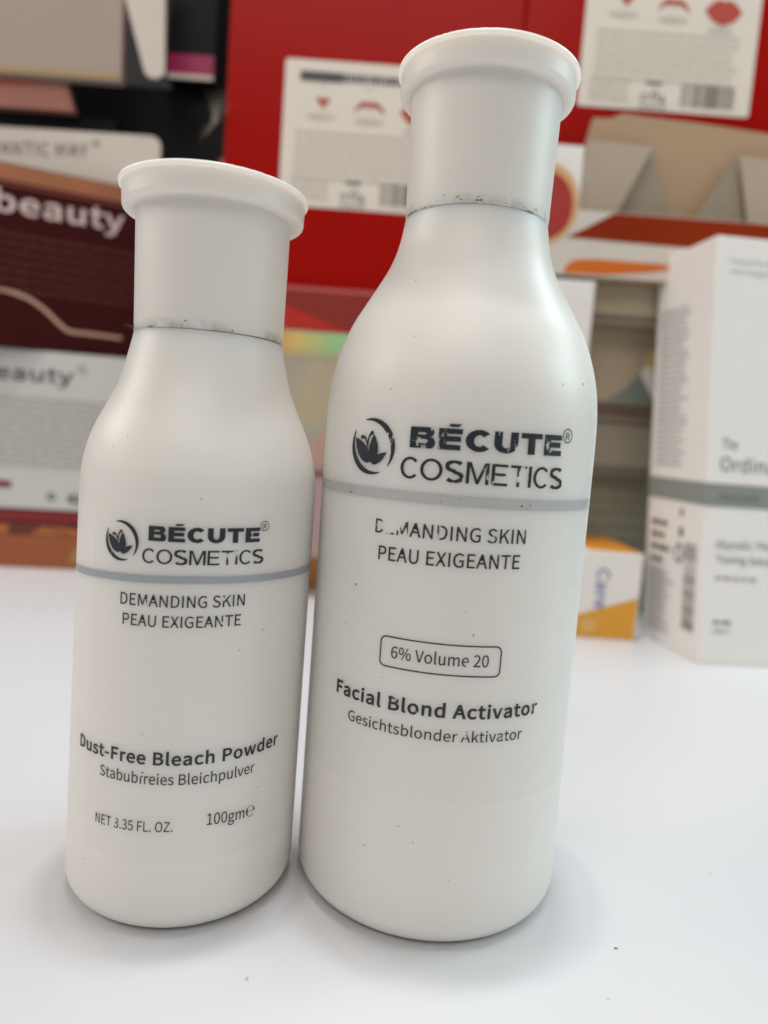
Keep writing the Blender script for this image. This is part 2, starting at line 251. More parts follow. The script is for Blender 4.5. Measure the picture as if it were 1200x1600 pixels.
# ---------------------------------------------------------------- lettering: humanist sans outlines, 1000 units to the em at size 1
GLYPHS = json.loads(r'''{" ":[78,[]],"%":[323,[[72,99,88,102,103,109,114,121,123,137,128,157,130,181,128,205,123,225,114,240,103,252,88,259,72,261,55,259,41,252,30,240,21,225,16,205,14,181,16,157,21,137,30,121,41,109,55,102],[72,119,58,123,47,135,40,154,38,181,39,200,42,215,47,227,54,235,62,240,72,242,81,240,90,235,96,227,101,215,105,200,106,181,103,154,96,135,86,123],[79,-5,101,-5,243,261,221,261],[251,-5,267,-2,281,5,293,17,302,33,307,53,309,77,307,101,302,120,293,136,281,148,267,155,251,157,234,155,220,148,209,136,200,120,194,101,193,77,194,53,200,33,209,17,220,5,234,-2],[251,15,237,19,226,31,219,50,216,77,218,95,221,111,226,123,233,131,241,136,251,138,260,136,268,131,275,123,281,111,284,95,285,77,282,50,275,31,264,19]]],"-":[122,[[16,86,106,86,106,110,16,110]]],".":[98,[[49,-5,58,-3,65,2,70,10,72,20,70,30,65,37,58,42,49,44,40,42,32,37,27,30,26,20,27,10,32,2,40,-3]]],"0":[195,[[97,-5,120,-1,140,10,156,29,167,55,175,88,177,129,175,170,167,203,156,229,140,247,120,258,97,261,74,258,55,247,39,229,27,203,20,170,18,129,20,88,27,55,39,29,55,10,74,-1],[97,21,84,24,72,33,62,47,55,68,50,95,48,129,50,163,55,190,62,211,72,225,84,233,97,236,111,233,123,225,133,211,140,190,145,163,146,129,145,95,140,68,133,47,123,33,111,24]]],"1":[195,[[31,0,172,0,172,27,120,27,120,257,96,257,72,246,42,238,42,218,88,218,88,27,31,27]]],"2":[195,[[15,0,177,0,177,28,106,28,64,25,92,53,117,81,137,108,152,134,161,160,165,186,162,207,155,226,144,241,129,252,111,259,90,261,67,259,47,251,30,239,14,224,33,206,44,217,57,227,71,233,86,235,100,234,112,229,121,221,128,211,132,198,133,185,130,162,120,138,104,112,82,83,52,53,15,19]]],"3":[195,[[92,-5,114,-2,134,4,151,15,163,29,172,47,175,69,173,85,167,100,159,112,148,121,135,129,120,134,120,136,139,145,153,158,163,176,166,197,163,216,156,232,145,244,130,254,112,259,91,261,70,259,52,253,35,243,20,231,37,210,48,221,61,228,75,233,90,235,108,232,122,224,130,211,133,195,132,181,127,170,118,160,104,152,86,147,62,146,62,121,89,119,109,115,125,107,135,97,140,84,142,70,140,56,135,44,128,35,117,28,105,24,90,22,70,24,53,31,39,40,27,51,10,31,24,17,42,6,65,-2]]],"4":[195,[[119,0,149,0,149,71,183,71,183,96,149,96,149,257,114,257,7,92,7,71,119,71],[119,96,40,96,99,184,119,222,121,222,119,175]]],"5":[195,[[92,-5,113,-2,133,6,150,18,164,36,173,57,176,83,173,109,165,130,153,146,137,157,119,163,98,165,78,163,60,155,67,229,163,229,163,257,39,257,30,137,47,126,58,133,68,137,78,140,90,141,105,139,118,134,129,126,137,114,142,100,143,83,141,65,136,50,127,38,116,29,103,24,89,22,68,24,51,31,37,40,26,50,9,29,24,17,42,6,64,-2]]],"6":[195,[[105,-5,125,-2,142,6,157,18,169,35,177,55,179,79,177,103,170,124,160,139,146,150,128,157,108,159,93,157,77,151,63,141,50,129,53,164,60,191,70,212,83,225,99,233,116,235,127,234,138,230,148,223,157,215,175,235,163,246,149,254,133,259,114,261,90,258,68,248,48,230,33,203,23,168,20,123,23,84,31,52,44,27,61,10,82,-1],[50,103,63,118,77,128,90,134,103,136,117,134,128,129,137,120,144,109,148,95,149,79,147,62,143,48,136,37,128,28,117,23,105,21,90,23,78,30,67,42,59,58,53,78]]],"7":[195,[[69,0,103,0,105,47,111,89,119,127,133,164,152,200,178,237,178,257,17,257,17,229,142,229,119,195,102,160,88,125,79,87,73,46]]],"A":[213,[[1,0,34,0,59,78,153,78,177,0,211,0,124,257,88,257],[67,104,79,144,105,230,106,230,132,144,145,104]]],"B":[230,[[35,0,117,0,144,2,168,8,187,19,202,33,211,52,214,75,213,92,208,105,200,117,189,126,177,132,162,137,162,138,178,147,190,159,197,176,200,194,197,214,188,230,175,242,157,250,136,255,111,257,35,257],[68,148,68,231,107,231,126,230,141,227,153,222,161,214,166,203,168,190,166,178,161,167,153,159,141,153,126,149,106,148],[68,26,68,123,112,123,133,121,151,118,164,111,174,102,180,91,182,76,180,61,174,48,164,38,150,31,133,27,112,26]]],"C":[224,[[132,-5,155,-2,176,5,195,17,211,32,193,53,180,41,166,32,151,26,133,24,110,27,91,37,75,52,63,73,56,99,54,129,56,159,64,185,76,205,92,220,112,230,134,233,150,231,164,226,176,219,187,209,204,230,192,242,175,252,156,259,134,261,103,257,76,245,53,226,35,200,24,167,20,128,24,89,35,57,52,31,75,11,101,-1]]],"D":[241,[[35,0,101,0,137,4,166,15,190,34,206,60,217,91,220,129,217,167,206,199,189,224,166,242,136,253,99,257,35,257],[68,27,68,230,97,230,124,227,147,219,165,204,177,184,184,159,187,129,184,99,177,74,165,54,147,39,124,30,97,27]]],"E":[207,[[35,0,187,0,187,28,68,28,68,121,165,121,165,149,68,149,68,229,183,229,183,257,35,257]]],"F":[194,[[35,0,68,0,68,115,166,115,166,143,68,143,68,229,183,229,183,257,35,257]]],"G":[242,[[136,-5,161,-2,182,4,201,13,215,25,215,133,131,133,131,106,186,106,186,39,177,33,165,28,153,25,139,24,114,27,93,37,76,52,64,73,56,99,54,129,56,159,64,185,77,205,94,220,115,230,139,233,157,231,171,226,184,218,194,209,212,230,199,241,183,251,162,258,138,261,106,257,77,245,54,226,36,200,24,167,20,128,24,89,35,57,53,31,76,11,104,-1]]],"I":[103,[[35,0,68,0,68,257,35,257]]],"K":[227,[[35,0,68,0,68,81,112,134,189,0,225,0,132,159,213,257,176,257,68,128,68,257,35,257]]],"L":[190,[[35,0,180,0,180,28,68,28,68,257,35,257]]],"M":[285,[[35,0,64,0,64,142,63,180,60,218,62,218,82,159,131,26,153,26,201,159,222,218,223,218,220,180,219,142,219,0,249,0,249,257,210,257,161,119,143,66,142,66,123,119,74,257,35,257]]],"N":[254,[[35,0,66,0,66,135,64,175,62,215,63,215,91,162,185,0,218,0,218,257,187,257,187,123,188,82,192,42,190,42,162,95,68,257,35,257]]],"O":[260,[[130,-5,160,0,187,12,209,31,225,58,236,91,239,129,236,168,225,200,209,226,187,245,160,257,130,261,99,257,73,245,51,226,34,200,24,168,20,129,24,91,34,58,51,31,73,12,99,0],[130,24,108,27,90,37,74,52,63,73,56,99,54,129,56,159,63,185,74,205,90,220,108,230,130,233,152,230,170,220,185,205,197,185,204,159,206,129,204,99,197,73,185,52,170,37,152,27]]],"P":[222,[[35,0,68,0,68,102,110,102,137,104,160,111,178,121,192,137,201,157,204,181,201,206,192,226,178,240,159,250,136,255,109,257,35,257],[68,129,68,230,104,230,125,229,142,226,155,220,165,211,170,198,172,181,170,165,165,151,156,141,143,134,126,130,106,129]]],"R":[223,[[68,135,68,230,111,230,129,229,145,226,157,220,166,212,171,200,173,185,171,169,166,157,157,147,145,140,129,136,111,135],[176,0,213,0,147,112,164,118,178,126,189,137,198,150,203,166,205,185,202,209,194,227,180,241,162,250,140,255,116,257,35,257,35,0,68,0,68,109,114,109]]],"S":[209,[[106,-5,132,-2,153,5,170,17,183,31,191,49,194,68,192,86,187,100,178,112,168,122,155,130,141,137,104,153,89,159,75,168,65,180,62,196,65,211,75,223,90,230,110,233,127,231,142,226,156,219,168,209,185,230,170,242,152,252,132,259,110,261,87,259,68,252,52,242,39,228,31,212,29,193,31,176,37,162,46,150,57,141,69,133,81,127,118,111,135,103,148,94,157,82,161,65,159,54,154,44,146,35,136,29,123,25,107,24,87,26,68,33,51,43,36,56,17,33,35,18,56,6,80,-2]]],"T":[210,[[89,0,121,0,121,229,199,229,199,257,11,257,11,229,89,229]]],"U":[253,[[126,-5,151,-2,173,6,192,20,206,41,215,69,218,106,218,257,187,257,187,105,185,78,179,57,170,41,157,31,143,26,126,24,110,26,96,31,84,41,75,57,69,78,67,105,67,257,34,257,34,106,37,69,47,41,61,20,79,6,101,-2]]],"V":[202,[[82,0,120,0,201,257,168,257,127,118,102,33,101,33,76,118,34,257,0,257]]],"X":[201,[[6,0,40,0,77,69,98,111,99,111,121,69,159,0,195,0,120,131,190,257,156,257,121,191,103,153,102,153,82,191,47,257,11,257,81,133]]],"Y":[186,[[77,0,109,0,109,99,186,257,153,257,120,184,94,128,92,128,67,184,34,257,0,257,77,99]]],"Z":[211,[[18,0,195,0,195,28,57,28,193,237,193,257,30,257,30,229,153,229,18,20]]],"a":[197,[[76,-5,93,-2,109,3,125,12,139,23,140,23,143,0,169,0,169,117,167,139,162,158,154,174,141,185,124,193,103,195,81,193,61,187,43,179,29,170,41,148,53,156,67,162,82,167,98,168,112,167,122,161,129,154,134,144,137,133,137,120,101,115,71,107,49,97,33,84,24,68,21,49,23,33,28,20,36,10,47,2,61,-3],[85,21,72,23,61,28,54,38,51,51,53,63,59,73,70,82,87,89,109,95,137,99,137,46,124,35,111,28,98,23]]],"b":[217,[[116,-5,137,-1,157,8,173,22,187,42,195,68,199,98,196,126,190,149,179,169,164,183,146,192,123,195,107,193,92,187,77,179,63,168,64,202,64,279,32,279,32,0,58,0,61,20,62,20,75,9,89,2,102,-3],[111,22,100,23,89,27,77,33,64,42,64,142,78,153,90,161,103,166,115,168,131,166,144,159,154,149,160,135,164,118,165,98,163,76,158,57,150,42,139,31,126,25]]],"c":[179,[[107,-5,124,-3,140,2,155,9,169,19,155,41,145,34,134,28,123,24,110,22,93,24,79,31,67,42,59,57,53,74,51,95,53,116,59,133,68,148,80,159,95,166,111,168,122,167,131,164,140,158,149,152,165,173,154,181,142,188,127,193,110,195,86,192,64,183,46,169,31,149,22,124,18,95,21,66,30,41,44,22,62,7,83,-2]]],"d":[217,[[97,-5,114,-2,129,3,143,12,155,22,156,22,159,0,185,0,185,279,153,279,153,206,154,173,142,182,130,189,116,194,101,195,80,192,60,183,43,168,30,148,22,124,19,95,21,66,28,41,40,21,55,7,75,-2],[104,22,89,25,76,31,65,42,58,56,53,74,51,95,53,116,59,133,68,148,79,159,92,166,106,168,118,167,130,163,141,157,153,148,153,48,141,37,129,29,117,24]]],"e":[194,[[109,-5,127,-3,144,1,158,7,172,15,160,36,149,30,138,25,126,22,113,21,96,23,81,29,68,39,59,52,53,69,50,88,178,88,179,106,177,131,170,153,160,171,145,184,126,192,103,195,82,192,62,183,44,168,31,148,21,124,18,95,21,66,31,41,45,22,63,7,85,-2],[49,110,53,128,59,142,68,154,79,163,91,168,104,169,118,168,129,163,139,154,146,143,150,128,151,110]]],"f":[114,[[12,164,37,164,37,0,69,0,69,164,110,164,110,190,69,190,69,220,71,236,76,248,84,255,96,258,107,256,118,252,125,277,110,282,93,283,76,281,62,276,51,266,43,254,39,239,37,221,37,190,12,188]]],"g":[198,[[96,-88,124,-85,147,-78,166,-68,181,-54,190,-39,193,-22,191,-7,185,4,176,13,163,19,146,22,126,23,89,23,73,25,63,29,57,36,56,44,59,57,68,67,82,62,96,60,115,62,131,68,145,78,156,91,163,107,166,126,164,138,161,149,156,158,150,166,189,166,189,190,123,190,111,194,96,195,77,193,61,187,46,177,35,163,27,147,25,127,27,111,33,97,41,85,50,76,50,75,42,68,35,60,31,50,29,39,30,29,34,20,39,13,46,8,46,6,34,-3,25,-13,20,-25,18,-37,20,-52,28,-64,40,-74,55,-82,74,-86],[96,82,80,85,68,94,59,108,56,127,59,146,68,160,80,169,96,172,112,169,125,160,133,146,137,127,133,108,125,94,112,85],[101,-65,78,-63,60,-56,50,-46,46,-32,47,-24,50,-16,56,-8,65,0,78,-2,90,-3,123,-3,139,-4,151,-8,159,-16,161,-27,157,-41,145,-54,126,-62]]],"h":[213,[[32,0,64,0,64,138,78,151,90,160,103,165,116,167,128,166,137,162,144,155,149,145,151,132,152,116,152,0,184,0,184,120,183,143,178,161,170,176,159,186,144,193,126,195,108,193,91,186,77,176,63,163,64,202,64,279,32,279]]],"i":[97,[[32,0,64,0,64,190,32,190],[48,229,57,231,64,235,68,242,70,251,68,259,64,266,57,270,48,271,40,270,33,266,29,259,27,251,29,242,33,235,40,231]]],"k":[194,[[32,0,64,0,64,50,99,92,155,0,190,0,118,113,181,190,146,190,65,90,64,90,64,279,32,279]]],"l":[100,[[66,-5,77,-4,84,-2,80,23,73,22,70,23,67,25,65,29,64,36,64,279,32,279,32,38,34,20,40,7,51,-2]]],"m":[325,[[32,0,64,0,64,138,77,151,89,160,101,165,112,167,123,166,132,162,139,155,144,145,146,132,147,116,147,0,179,0,179,138,192,151,204,160,216,165,227,167,238,166,247,162,254,155,259,145,262,132,263,116,263,0,294,0,294,120,293,143,288,161,280,176,269,186,255,193,237,195,220,192,204,185,189,173,174,159,167,174,156,185,141,192,121,195,105,193,90,186,75,175,62,162,58,190,32,190]]],"n":[214,[[32,0,64,0,64,138,78,151,90,160,103,165,116,167,128,166,137,162,144,155,149,145,151,132,152,116,152,0,184,0,184,120,183,143,178,161,170,176,159,186,144,193,126,195,108,193,91,186,76,175,62,162,58,190,32,190]]],"o":[213,[[106,-5,129,-2,150,7,167,22,182,41,191,66,194,95,191,124,182,149,167,169,150,183,129,192,106,195,83,192,63,183,45,169,31,149,21,124,18,95,21,66,31,41,45,22,63,7,83,-2],[106,22,91,24,77,31,66,42,58,57,53,74,51,95,53,116,58,133,66,148,77,159,91,166,106,168,122,166,135,159,146,148,154,133,160,116,161,95,160,74,154,57,146,42,135,31,122,24]]],"p":[217,[[32,-80,64,-80,64,-16,63,18,76,8,90,1,103,-3,116,-5,137,-1,157,8,173,22,187,42,195,68,199,98,196,126,190,149,179,169,164,183,146,192,123,195,107,193,91,187,76,178,62,168,58,190,32,190],[111,22,100,23,89,27,77,33,64,42,64,142,78,153,91,161,103,166,115,168,131,166,144,159,154,149,160,135,164,118,165,98,163,76,158,57,150,42,139,31,126,25]]],"r":[136,[[32,0,64,0,64,122,75,143,87,156,100,164,112,166,122,166,131,163,137,191,127,194,116,195,101,192,86,184,73,172,62,155,58,190,32,190]]],"s":[164,[[82,-5,103,-3,120,3,133,12,143,24,149,37,151,52,149,68,142,81,132,90,120,98,107,104,93,110,78,116,65,122,56,131,52,143,54,153,61,162,72,168,88,170,100,169,111,165,121,160,131,153,146,173,134,182,120,189,104,193,87,195,68,193,52,188,39,179,29,168,24,156,22,141,24,126,30,115,39,105,51,97,64,91,77,86,93,80,107,72,117,63,120,50,118,38,111,29,99,23,83,20,67,22,53,27,39,34,27,43,11,22,26,11,43,3,62,-3]]],"t":[132,[[92,-5,110,-2,127,2,121,27,110,23,99,21,85,24,76,31,71,42,70,58,70,164,121,164,121,190,70,190,70,244,43,244,40,190,9,188,9,164,38,164,38,59,39,41,43,25,50,13,60,3,74,-3]]],"u":[213,[[88,-5,106,-2,122,5,137,16,151,30,152,30,154,0,181,0,181,190,149,190,149,55,136,41,124,31,111,25,97,23,86,24,77,28,70,35,65,45,63,58,62,74,62,190,29,190,29,70,31,47,36,29,44,14,55,4,70,-2]]],"v":[183,[[73,0,111,0,178,190,146,190,110,82,93,26,91,26,74,82,38,190,5,190]]],"w":[281,[[62,0,99,0,126,102,139,157,141,157,154,103,181,0,220,0,272,190,241,190,213,80,202,27,200,27,187,80,157,190,126,190,96,80,83,27,82,27,70,80,42,190,9,190]]],"y":[183,[[35,-82,53,-80,68,-73,80,-63,91,-50,99,-34,106,-16,178,190,147,190,112,85,97,31,95,31,76,85,38,190,5,190,81,0,77,-15,70,-31,60,-44,49,-53,34,-56,26,-55,19,-53,13,-78,23,-81]]],"®":[166,[[83,125,102,128,120,135,134,146,146,162,154,180,156,202,154,224,146,242,134,258,120,269,102,277,83,279,63,277,46,269,31,258,19,242,12,224,9,202,12,180,19,162,31,146,46,135,63,128],[83,139,67,141,53,147,41,157,32,169,27,184,25,202,27,219,32,235,41,247,53,257,67,263,83,265,98,263,112,257,124,247,133,235,139,219,141,202,139,184,133,169,124,157,112,147,98,141],[54,163,70,163,70,191,86,191,100,163,118,163,100,196,106,199,110,204,113,210,114,217,112,229,105,237,96,241,84,243,54,243],[70,203,70,230,81,230,89,229,94,226,97,222,98,216,96,210,93,206,87,204,80,203]]],"℮":[313,[[157,-5,189,-1,219,9,245,26,267,47,246,47,228,29,207,15,183,6,157,3,133,6,110,14,89,26,72,42,70,46,69,50,69,122,70,124,295,124,295,127,290,162,276,193,255,220,227,240,194,254,157,258,120,254,87,240,59,220,37,193,23,162,18,127,23,92,37,60,59,34,87,13,120,0],[70,131,69,133,69,203,70,208,72,212,90,228,110,240,133,248,157,250,181,248,203,241,223,229,241,214,244,210,245,205,245,133,243,131]]]}''')
CAP = 257.0                                   # capital height in the units above
def _area(p): return sum(p[i-1][0]*p[i][1]-p[i][0]*p[i-1][1] for i in range(len(p)))/2
def _grow(p, d):
    """offset an outline outwards (holes shrink) to make the bold weight"""
    n = len(p); out = []
    for i in range(n):
        a, b, c = Vector(p[i-1]), Vector(p[i]), Vector(p[(i+1) % n])
        e1, e2 = (b-a), (c-b)
        if e1.length < 1e-6 or e2.length < 1e-6: out.append(tuple(b)); continue
        e1.normalize(); e2.normalize()
        n1, n2 = Vector((e1.y, -e1.x)), Vector((e2.y, -e2.x))
        h = n1+n2
        if h.length < .3: out.append(tuple(b+n1*d)); continue
        h.normalize(); k = min(1.6, 1.0/max(.3, h.dot(n1)))
        out.append(tuple(b+h*d*k))
    return out
def text_polys(s, bold=0.0, track=0.0):
    """outlines and total advance of a line in glyph units; y up, baseline 0"""
    x = 0.0; polys = []
    for ch in s:
        adv, g = GLYPHS[ch]
        for c in g:
            p = [(c[i], c[i+1]) for i in range(0, len(c), 2)]
            if bold: p = _grow(p, bold)
            polys.append([(q[0]+x, q[1]) for q in p])
        x += adv + track + bold*1.3
    return polys
def _b(ch, W, st, hz):
    """upright grotesque capitals drawn for the maker's name: unit height, width W, stem st, bar hz"""
    if ch == 'I': return [rect(0, 0, st, 1)], st
    if ch == 'E': return [[(0, 0), (W, 0), (W, hz), (st, hz), (st, .5-hz*.5+.02), (W*.93, .5-hz*.5+.02), (W*.93, .5+hz*.5+.02), (st, .5+hz*.5+.02), (st, 1-hz), (W*.98, 1-hz), (W*.98, 1), (0, 1)]], W
    if ch == 'T': return [[(W/2-st/2, 0), (W/2+st/2, 0), (W/2+st/2, 1-hz), (W, 1-hz), (W, 1), (0, 1), (0, 1-hz), (W/2-st/2, 1-hz)]], W
    if ch == 'M':
        k = st*.55
        return [[(0, 0), (st, 0), (st, .80), (W/2-k*.75, 0), (W/2+k*.75, 0), (W-st, .80), (W-st, 0), (W, 0), (W, 1), (W-st*1.35, 1), (W/2, .22), (st*1.35, 1), (0, 1)]], W
    def arc(cx, cz, rx, rz, a0, a1, n=14): return [(cx+rx*math.cos(math.radians(a0+(a1-a0)*i/n)), cz+rz*math.sin(math.radians(a0+(a1-a0)*i/n))) for i in range(n+1)]
    if ch == 'O': return [arc(W/2, .5, W/2, .515, 0, 360, 40)[:-1], arc(W/2, .5, W/2-st, .515-hz, 0, 360, 40)[:-1]], W
    if ch == 'C':
        return [arc(W/2, .5, W/2, .515, 42, 318, 34) + arc(W/2, .5, W/2-st, .515-hz, 318, 42, 34)], W*.97
    if ch == 'U':
        r = min(W/2, .45)
        return [[(0, 1)] + arc(W/2, r, W/2, r+.012, 180, 360, 24) + [(W, 1), (W-st, 1)] + arc(W/2, r, W/2-st, r-hz+.012, 360, 180, 24) + [(st, 1)]], W
    if ch == 'S':
        rx, rz = W/2, .27
        pts = arc(W/2, .745-.0, rx-st/2, rz-hz/2+.0, 35, 180, 14) + arc(W/2, .745, rx-st/2, rz-hz/2, 180, 262, 8)[1:]
        pts += arc(W/2, .255, rx-st/2, rz-hz/2, 82, 0, 8) + arc(W/2, .255, rx-st/2, rz-hz/2, 0, -148, 14)[1:]
        L, R = [], []
        for i, p in enumerate(pts):
            a = Vector(pts[max(0, i-1)]); c = Vector(pts[min(len(pts)-1, i+1)]); t = (c-a).normalized(); n = Vector((-t.y, t.x))
            w = (abs(t.x)*hz + abs(t.y)*st)/2
            L.append((p[0]+n.x*w, p[1]+n.y*w)); R.append((p[0]-n.x*w, p[1]-n.y*w))
        return [L+R[::-1]], W
    if ch == 'B':
        def lobe(z0, z1, w): return arc(w-(z1-z0)/2*.9, (z0+z1)/2, (z1-z0)/2*.9, (z1-z0)/2, -90, 90, 14)
        out = [(0, 0)] + lobe(0, .54, W) + lobe(.54, 1, W*.94)[1:] + [(0, 1)]
        h1 = [(st, hz)] + lobe(hz, .54-hz*.42, W-st*.95) + [(st, .54-hz*.42)]
        h2 = [(st, .54+hz*.42)] + lobe(.54+hz*.42, 1-hz, W*.94-st*.95) + [(st, 1-hz)]
        return [out, h1, h2], W
    return [], .3
def grotesque(s, st, hz, widths, gap):
    x = 0.0; polys = []
    for ch in s:
        base = 'E' if ch == 'É' else ch
        p, w = _b(base, widths[base], st, hz)
        if ch == 'É': p = p + [[(w*.36, 1.08), (w*.80, 1.08), (w*.95, 1.22), (w*.46, 1.22)]]
        polys += [[(q[0]+x, q[1]) for q in poly] for poly in p]
        x += w+gap-(.05 if ch == 'C' else 0)
    return polys
def fit_line(polys, x0, z0, x1, z1, h, unit):
    """scale outlines so that the line runs from (x0, z0) to (x1, z1) along its baseline with capital height h (unit = that height in the outline's units)"""
    xs = [q[0] for p in polys for q in p]; a, b = min(xs), max(xs)
    out = []
    for p in polys:
        o = []
        for q in p:
            t = (q[0]-a)/(b-a); o.append((x0+(x1-x0)*t, z0+(z1-z0)*t + q[1]/unit*h))
        out.append(o)
    return out
def line(s, x0, z0, x1, z1, h, bold=0.0, track=0.0): return fit_line(text_polys(s, bold, track), x0, z0, x1, z1, h*.94, CAP)
def fine_lines(x0, x1, z_top, rows, pitch, h, ragged=.15, seed=1, words=(2.0, 7.0), gap=.9):
    """rows of type too small to read: one bar a word"""
    rnd = random.Random(seed); out = []
    for r in range(rows):
        z = z_top-r*pitch; x = x0; end = x1-(x1-x0)*rnd.random()*ragged
        while x < end:
            w = min(rnd.uniform(*words), end-x)
            if w > .3: out.append(rect(x, z-h, x+w, z))
            x += w+gap
    return out
def barcode(x0, x1, z0, z1, seed=3, vertical=False, dense=None):
    rnd = random.Random(seed); out = []; a, b = (z0, z1) if vertical else (x0, x1)
    p = a
    while p < b:
        w = rnd.choice((.35, .35, .7, 1.05)); g = rnd.choice((.35, .5, .8))
        if dense and dense[0] < (p-a)/(b-a) < dense[1]: w *= 1.5; g *= .6
        if p+w > b: break
        out.append(rect(x0, p, x1, p+w) if vertical else rect(p, z0, p+w, z1))
        p += w+g
    return out

# ---------------------------------------------------------------- surfaces of revolution
def smooth_profile(pts, n=6):
    """Catmull-Rom through the points (r, z)"""
    out = []
    for i in range(len(pts)-1):
        p0 = pts[max(0, i-1)]; p1 = pts[i]; p2 = pts[i+1]; p3 = pts[min(len(pts)-1, i+2)]
        for k in range(n):
            t = k/n
            out.append(tuple(.5*(2*p1[j]+(p2[j]-p0[j])*t+(2*p0[j]-5*p1[j]+4*p2[j]-p3[j])*t*t+(3*p1[j]-p0[j]-3*p2[j]+p3[j])*t**3) for j in (0, 1)))
    out.append(pts[-1]); return out
def lathe(name, prof, mat, parent, seg=128, jitter=None):
    bm = bmesh.new(); rings = []
    for i, (r, z) in enumerate(prof):
        if r < 1e-4: rings.append([bm.verts.new((0, 0, z))]); continue
        ring = []
        for k in range(seg):
            a = 2*math.pi*k/seg
            dr, dz = jitter(i, a, r, z) if jitter else (0, 0)
            ring.append(bm.verts.new(((r+dr)*math.sin(a), -(r+dr)*math.cos(a), z+dz)))
        rings.append(ring)
    for A, B in zip(rings, rings[1:]):
        for k in range(seg):
            k2 = (k+1) % seg
            if len(A) == 1 and len(B) == 1: continue
            if len(A) == 1: bm.faces.new((A[0], B[k2], B[k]))
            elif len(B) == 1: bm.faces.new((A[k], A[k2], B[0]))
            else: bm.faces.new((A[k], A[k2], B[k2], B[k]))
    bmesh.ops.recalc_face_normals(bm, faces=bm.faces)
    return from_bm(name, bm, mat, parent, True)
def radius_at(prof, z):
    best = 0
    for (r0, z0), (r1, z1) in zip(prof, prof[1:]):
        if z0 <= z <= z1 and z1 > z0: best = max(best, r0+(r1-r0)*(z-z0)/(z1-z0))
    return best
def wrap(name, polys, mat, parent, prof, R, off, step=.7, zstep=None):
    """printing laid round a bottle: outlines in arc length and height"""
    if polys and isinstance(polys[0][0][0], (tuple, list)):         # several outlines that touch: each filled by itself, a hair apart
        bm = bmesh.new()
        for i, g in enumerate(polys):
            b2 = tri_bm(fill(g), step, zstep)
            for v in b2.verts: v.co.y = .004*i
            tmp = bpy.data.meshes.new('tmp'); b2.to_mesh(tmp); b2.free(); bm.from_mesh(tmp); bpy.data.meshes.remove(tmp)
    else:
        bm = tri_bm(fill(polys), step, zstep)
    for v in bm.verts:
        a = v.co.x/R; z = v.co.z; r = radius_at(prof, z)+off+v.co.y
        v.co = (r*math.sin(a), -r*math.cos(a), z)
    return from_bm(name, bm, mat, parent, True)

# ---------------------------------------------------------------- setting: table and the dark shelf back
M_table = material('white laminate', (.62, .622, .64), .34, .45, .03, 9, .05, 900)
add_specks(M_table, 130, .05, (.25, .22, .2), .05)
table = box('table', -620, 620, -160, 470, -24, 0, M_table, None, .8)
tag(table, kind='structure')
M_dark = material('dark shelf board', (.02, .019, .02), .6, .3, .1)
wall = box('wall', -700, 700, 474, 486, -60, 620, M_dark, None, .5)
tag(wall, kind='structure')

# ---------------------------------------------------------------- the two bottles
INK = (.012, .02, .028)
def plastic(name, color, seed):
    m = material(name, color, .37, .45, .02, 22, .03, 260, sss=1.0, sss_r=(5.0, 4.2, 3.4))
    add_specks(m, 210, .015, (.12, .10, .09), .06)
    return m
def arcs_logo(cx, cz, r):
    """ring of two tapering strokes round a three-petalled butterfly flower"""
    def stroke(a0, a1, wmax, rr, lean):
        n = 26; o, i_ = [], []
        for k in range(n+1):
            t = k/n; a = math.radians(a0+(a1-a0)*t); w = wmax*math.sin(math.pi*min(1, max(0, t)))**.6*(.7+.3*math.sin(math.pi*t))+.02
            o.append((cx+r*rr*math.cos(a), cz+r*rr*math.sin(a))); i_.append((cx+r*(rr-w)*math.cos(a+lean), cz+r*(rr-w)*math.sin(a+lean)))
        return o+i_[::-1]
    def leaf(x0, z0, x1, z1, w0, w1, n=12):
        a, b = Vector((x0, z0)), Vector((x1, z1)); d = b-a; nrm = Vector((-d.y, d.x)).normalized(); L, R = [], []
        for k in range(n+1):
            t = k/n; s = math.sin(math.pi*t**.8)**.8
            p = a+d*t; L.append(p+nrm*w0*s); R.append(p-nrm*w1*s)
        return [(cx+r*p.x, cz+r*p.y) for p in L+R[::-1][1:-1]]
    def feeler(pts, w):
        L, R = [], []
        for k, p in enumerate(pts):
            a, c = Vector(pts[max(0, k-1)]), Vector(pts[min(len(pts)-1, k+1)]); t = (c-a).normalized(); ww = w*(.5+.7*k/(len(pts)-1))
            L.append((cx+r*(p[0]-t.y*ww), cz+r*(p[1]+t.x*ww))); R.append((cx+r*(p[0]+t.y*ww), cz+r*(p[1]-t.x*ww)))
        return L+R[::-1]
    ring = [[stroke(112, -42, .19, 1.0, 0), stroke(146, 296, .19, 1.0, 0)]]
    fl = [leaf(-.08, -.60, -.82, .27, .23, .26), leaf(.0, -.60, .08, .44, .15, .27), leaf(.06, -.63, .68, -.17, .15, .13),
          feeler([(-.17, -.06), (-.22, .12), (-.31, .27), (-.42, .32)], .045), feeler([(-.16, .0), (-.17, .18), (-.12, .36), (-.04, .46)], .045),
          disc(cx-r*.47, cz+r*.30, r*.08, None, 12), disc(cx-r*.01, cz+r*.47, r*.08, None, 12)]
    return ring, [[f] for f in fl]
NAME_W = {'B': 1.28, 'E': 1.18, 'C': 1.34, 'U': 1.24, 'T': 1.22}
COSM_W = {'C': .86, 'O': .96, 'S': .78, 'M': .96, 'E': .72, 'T': .76, 'I': .2}

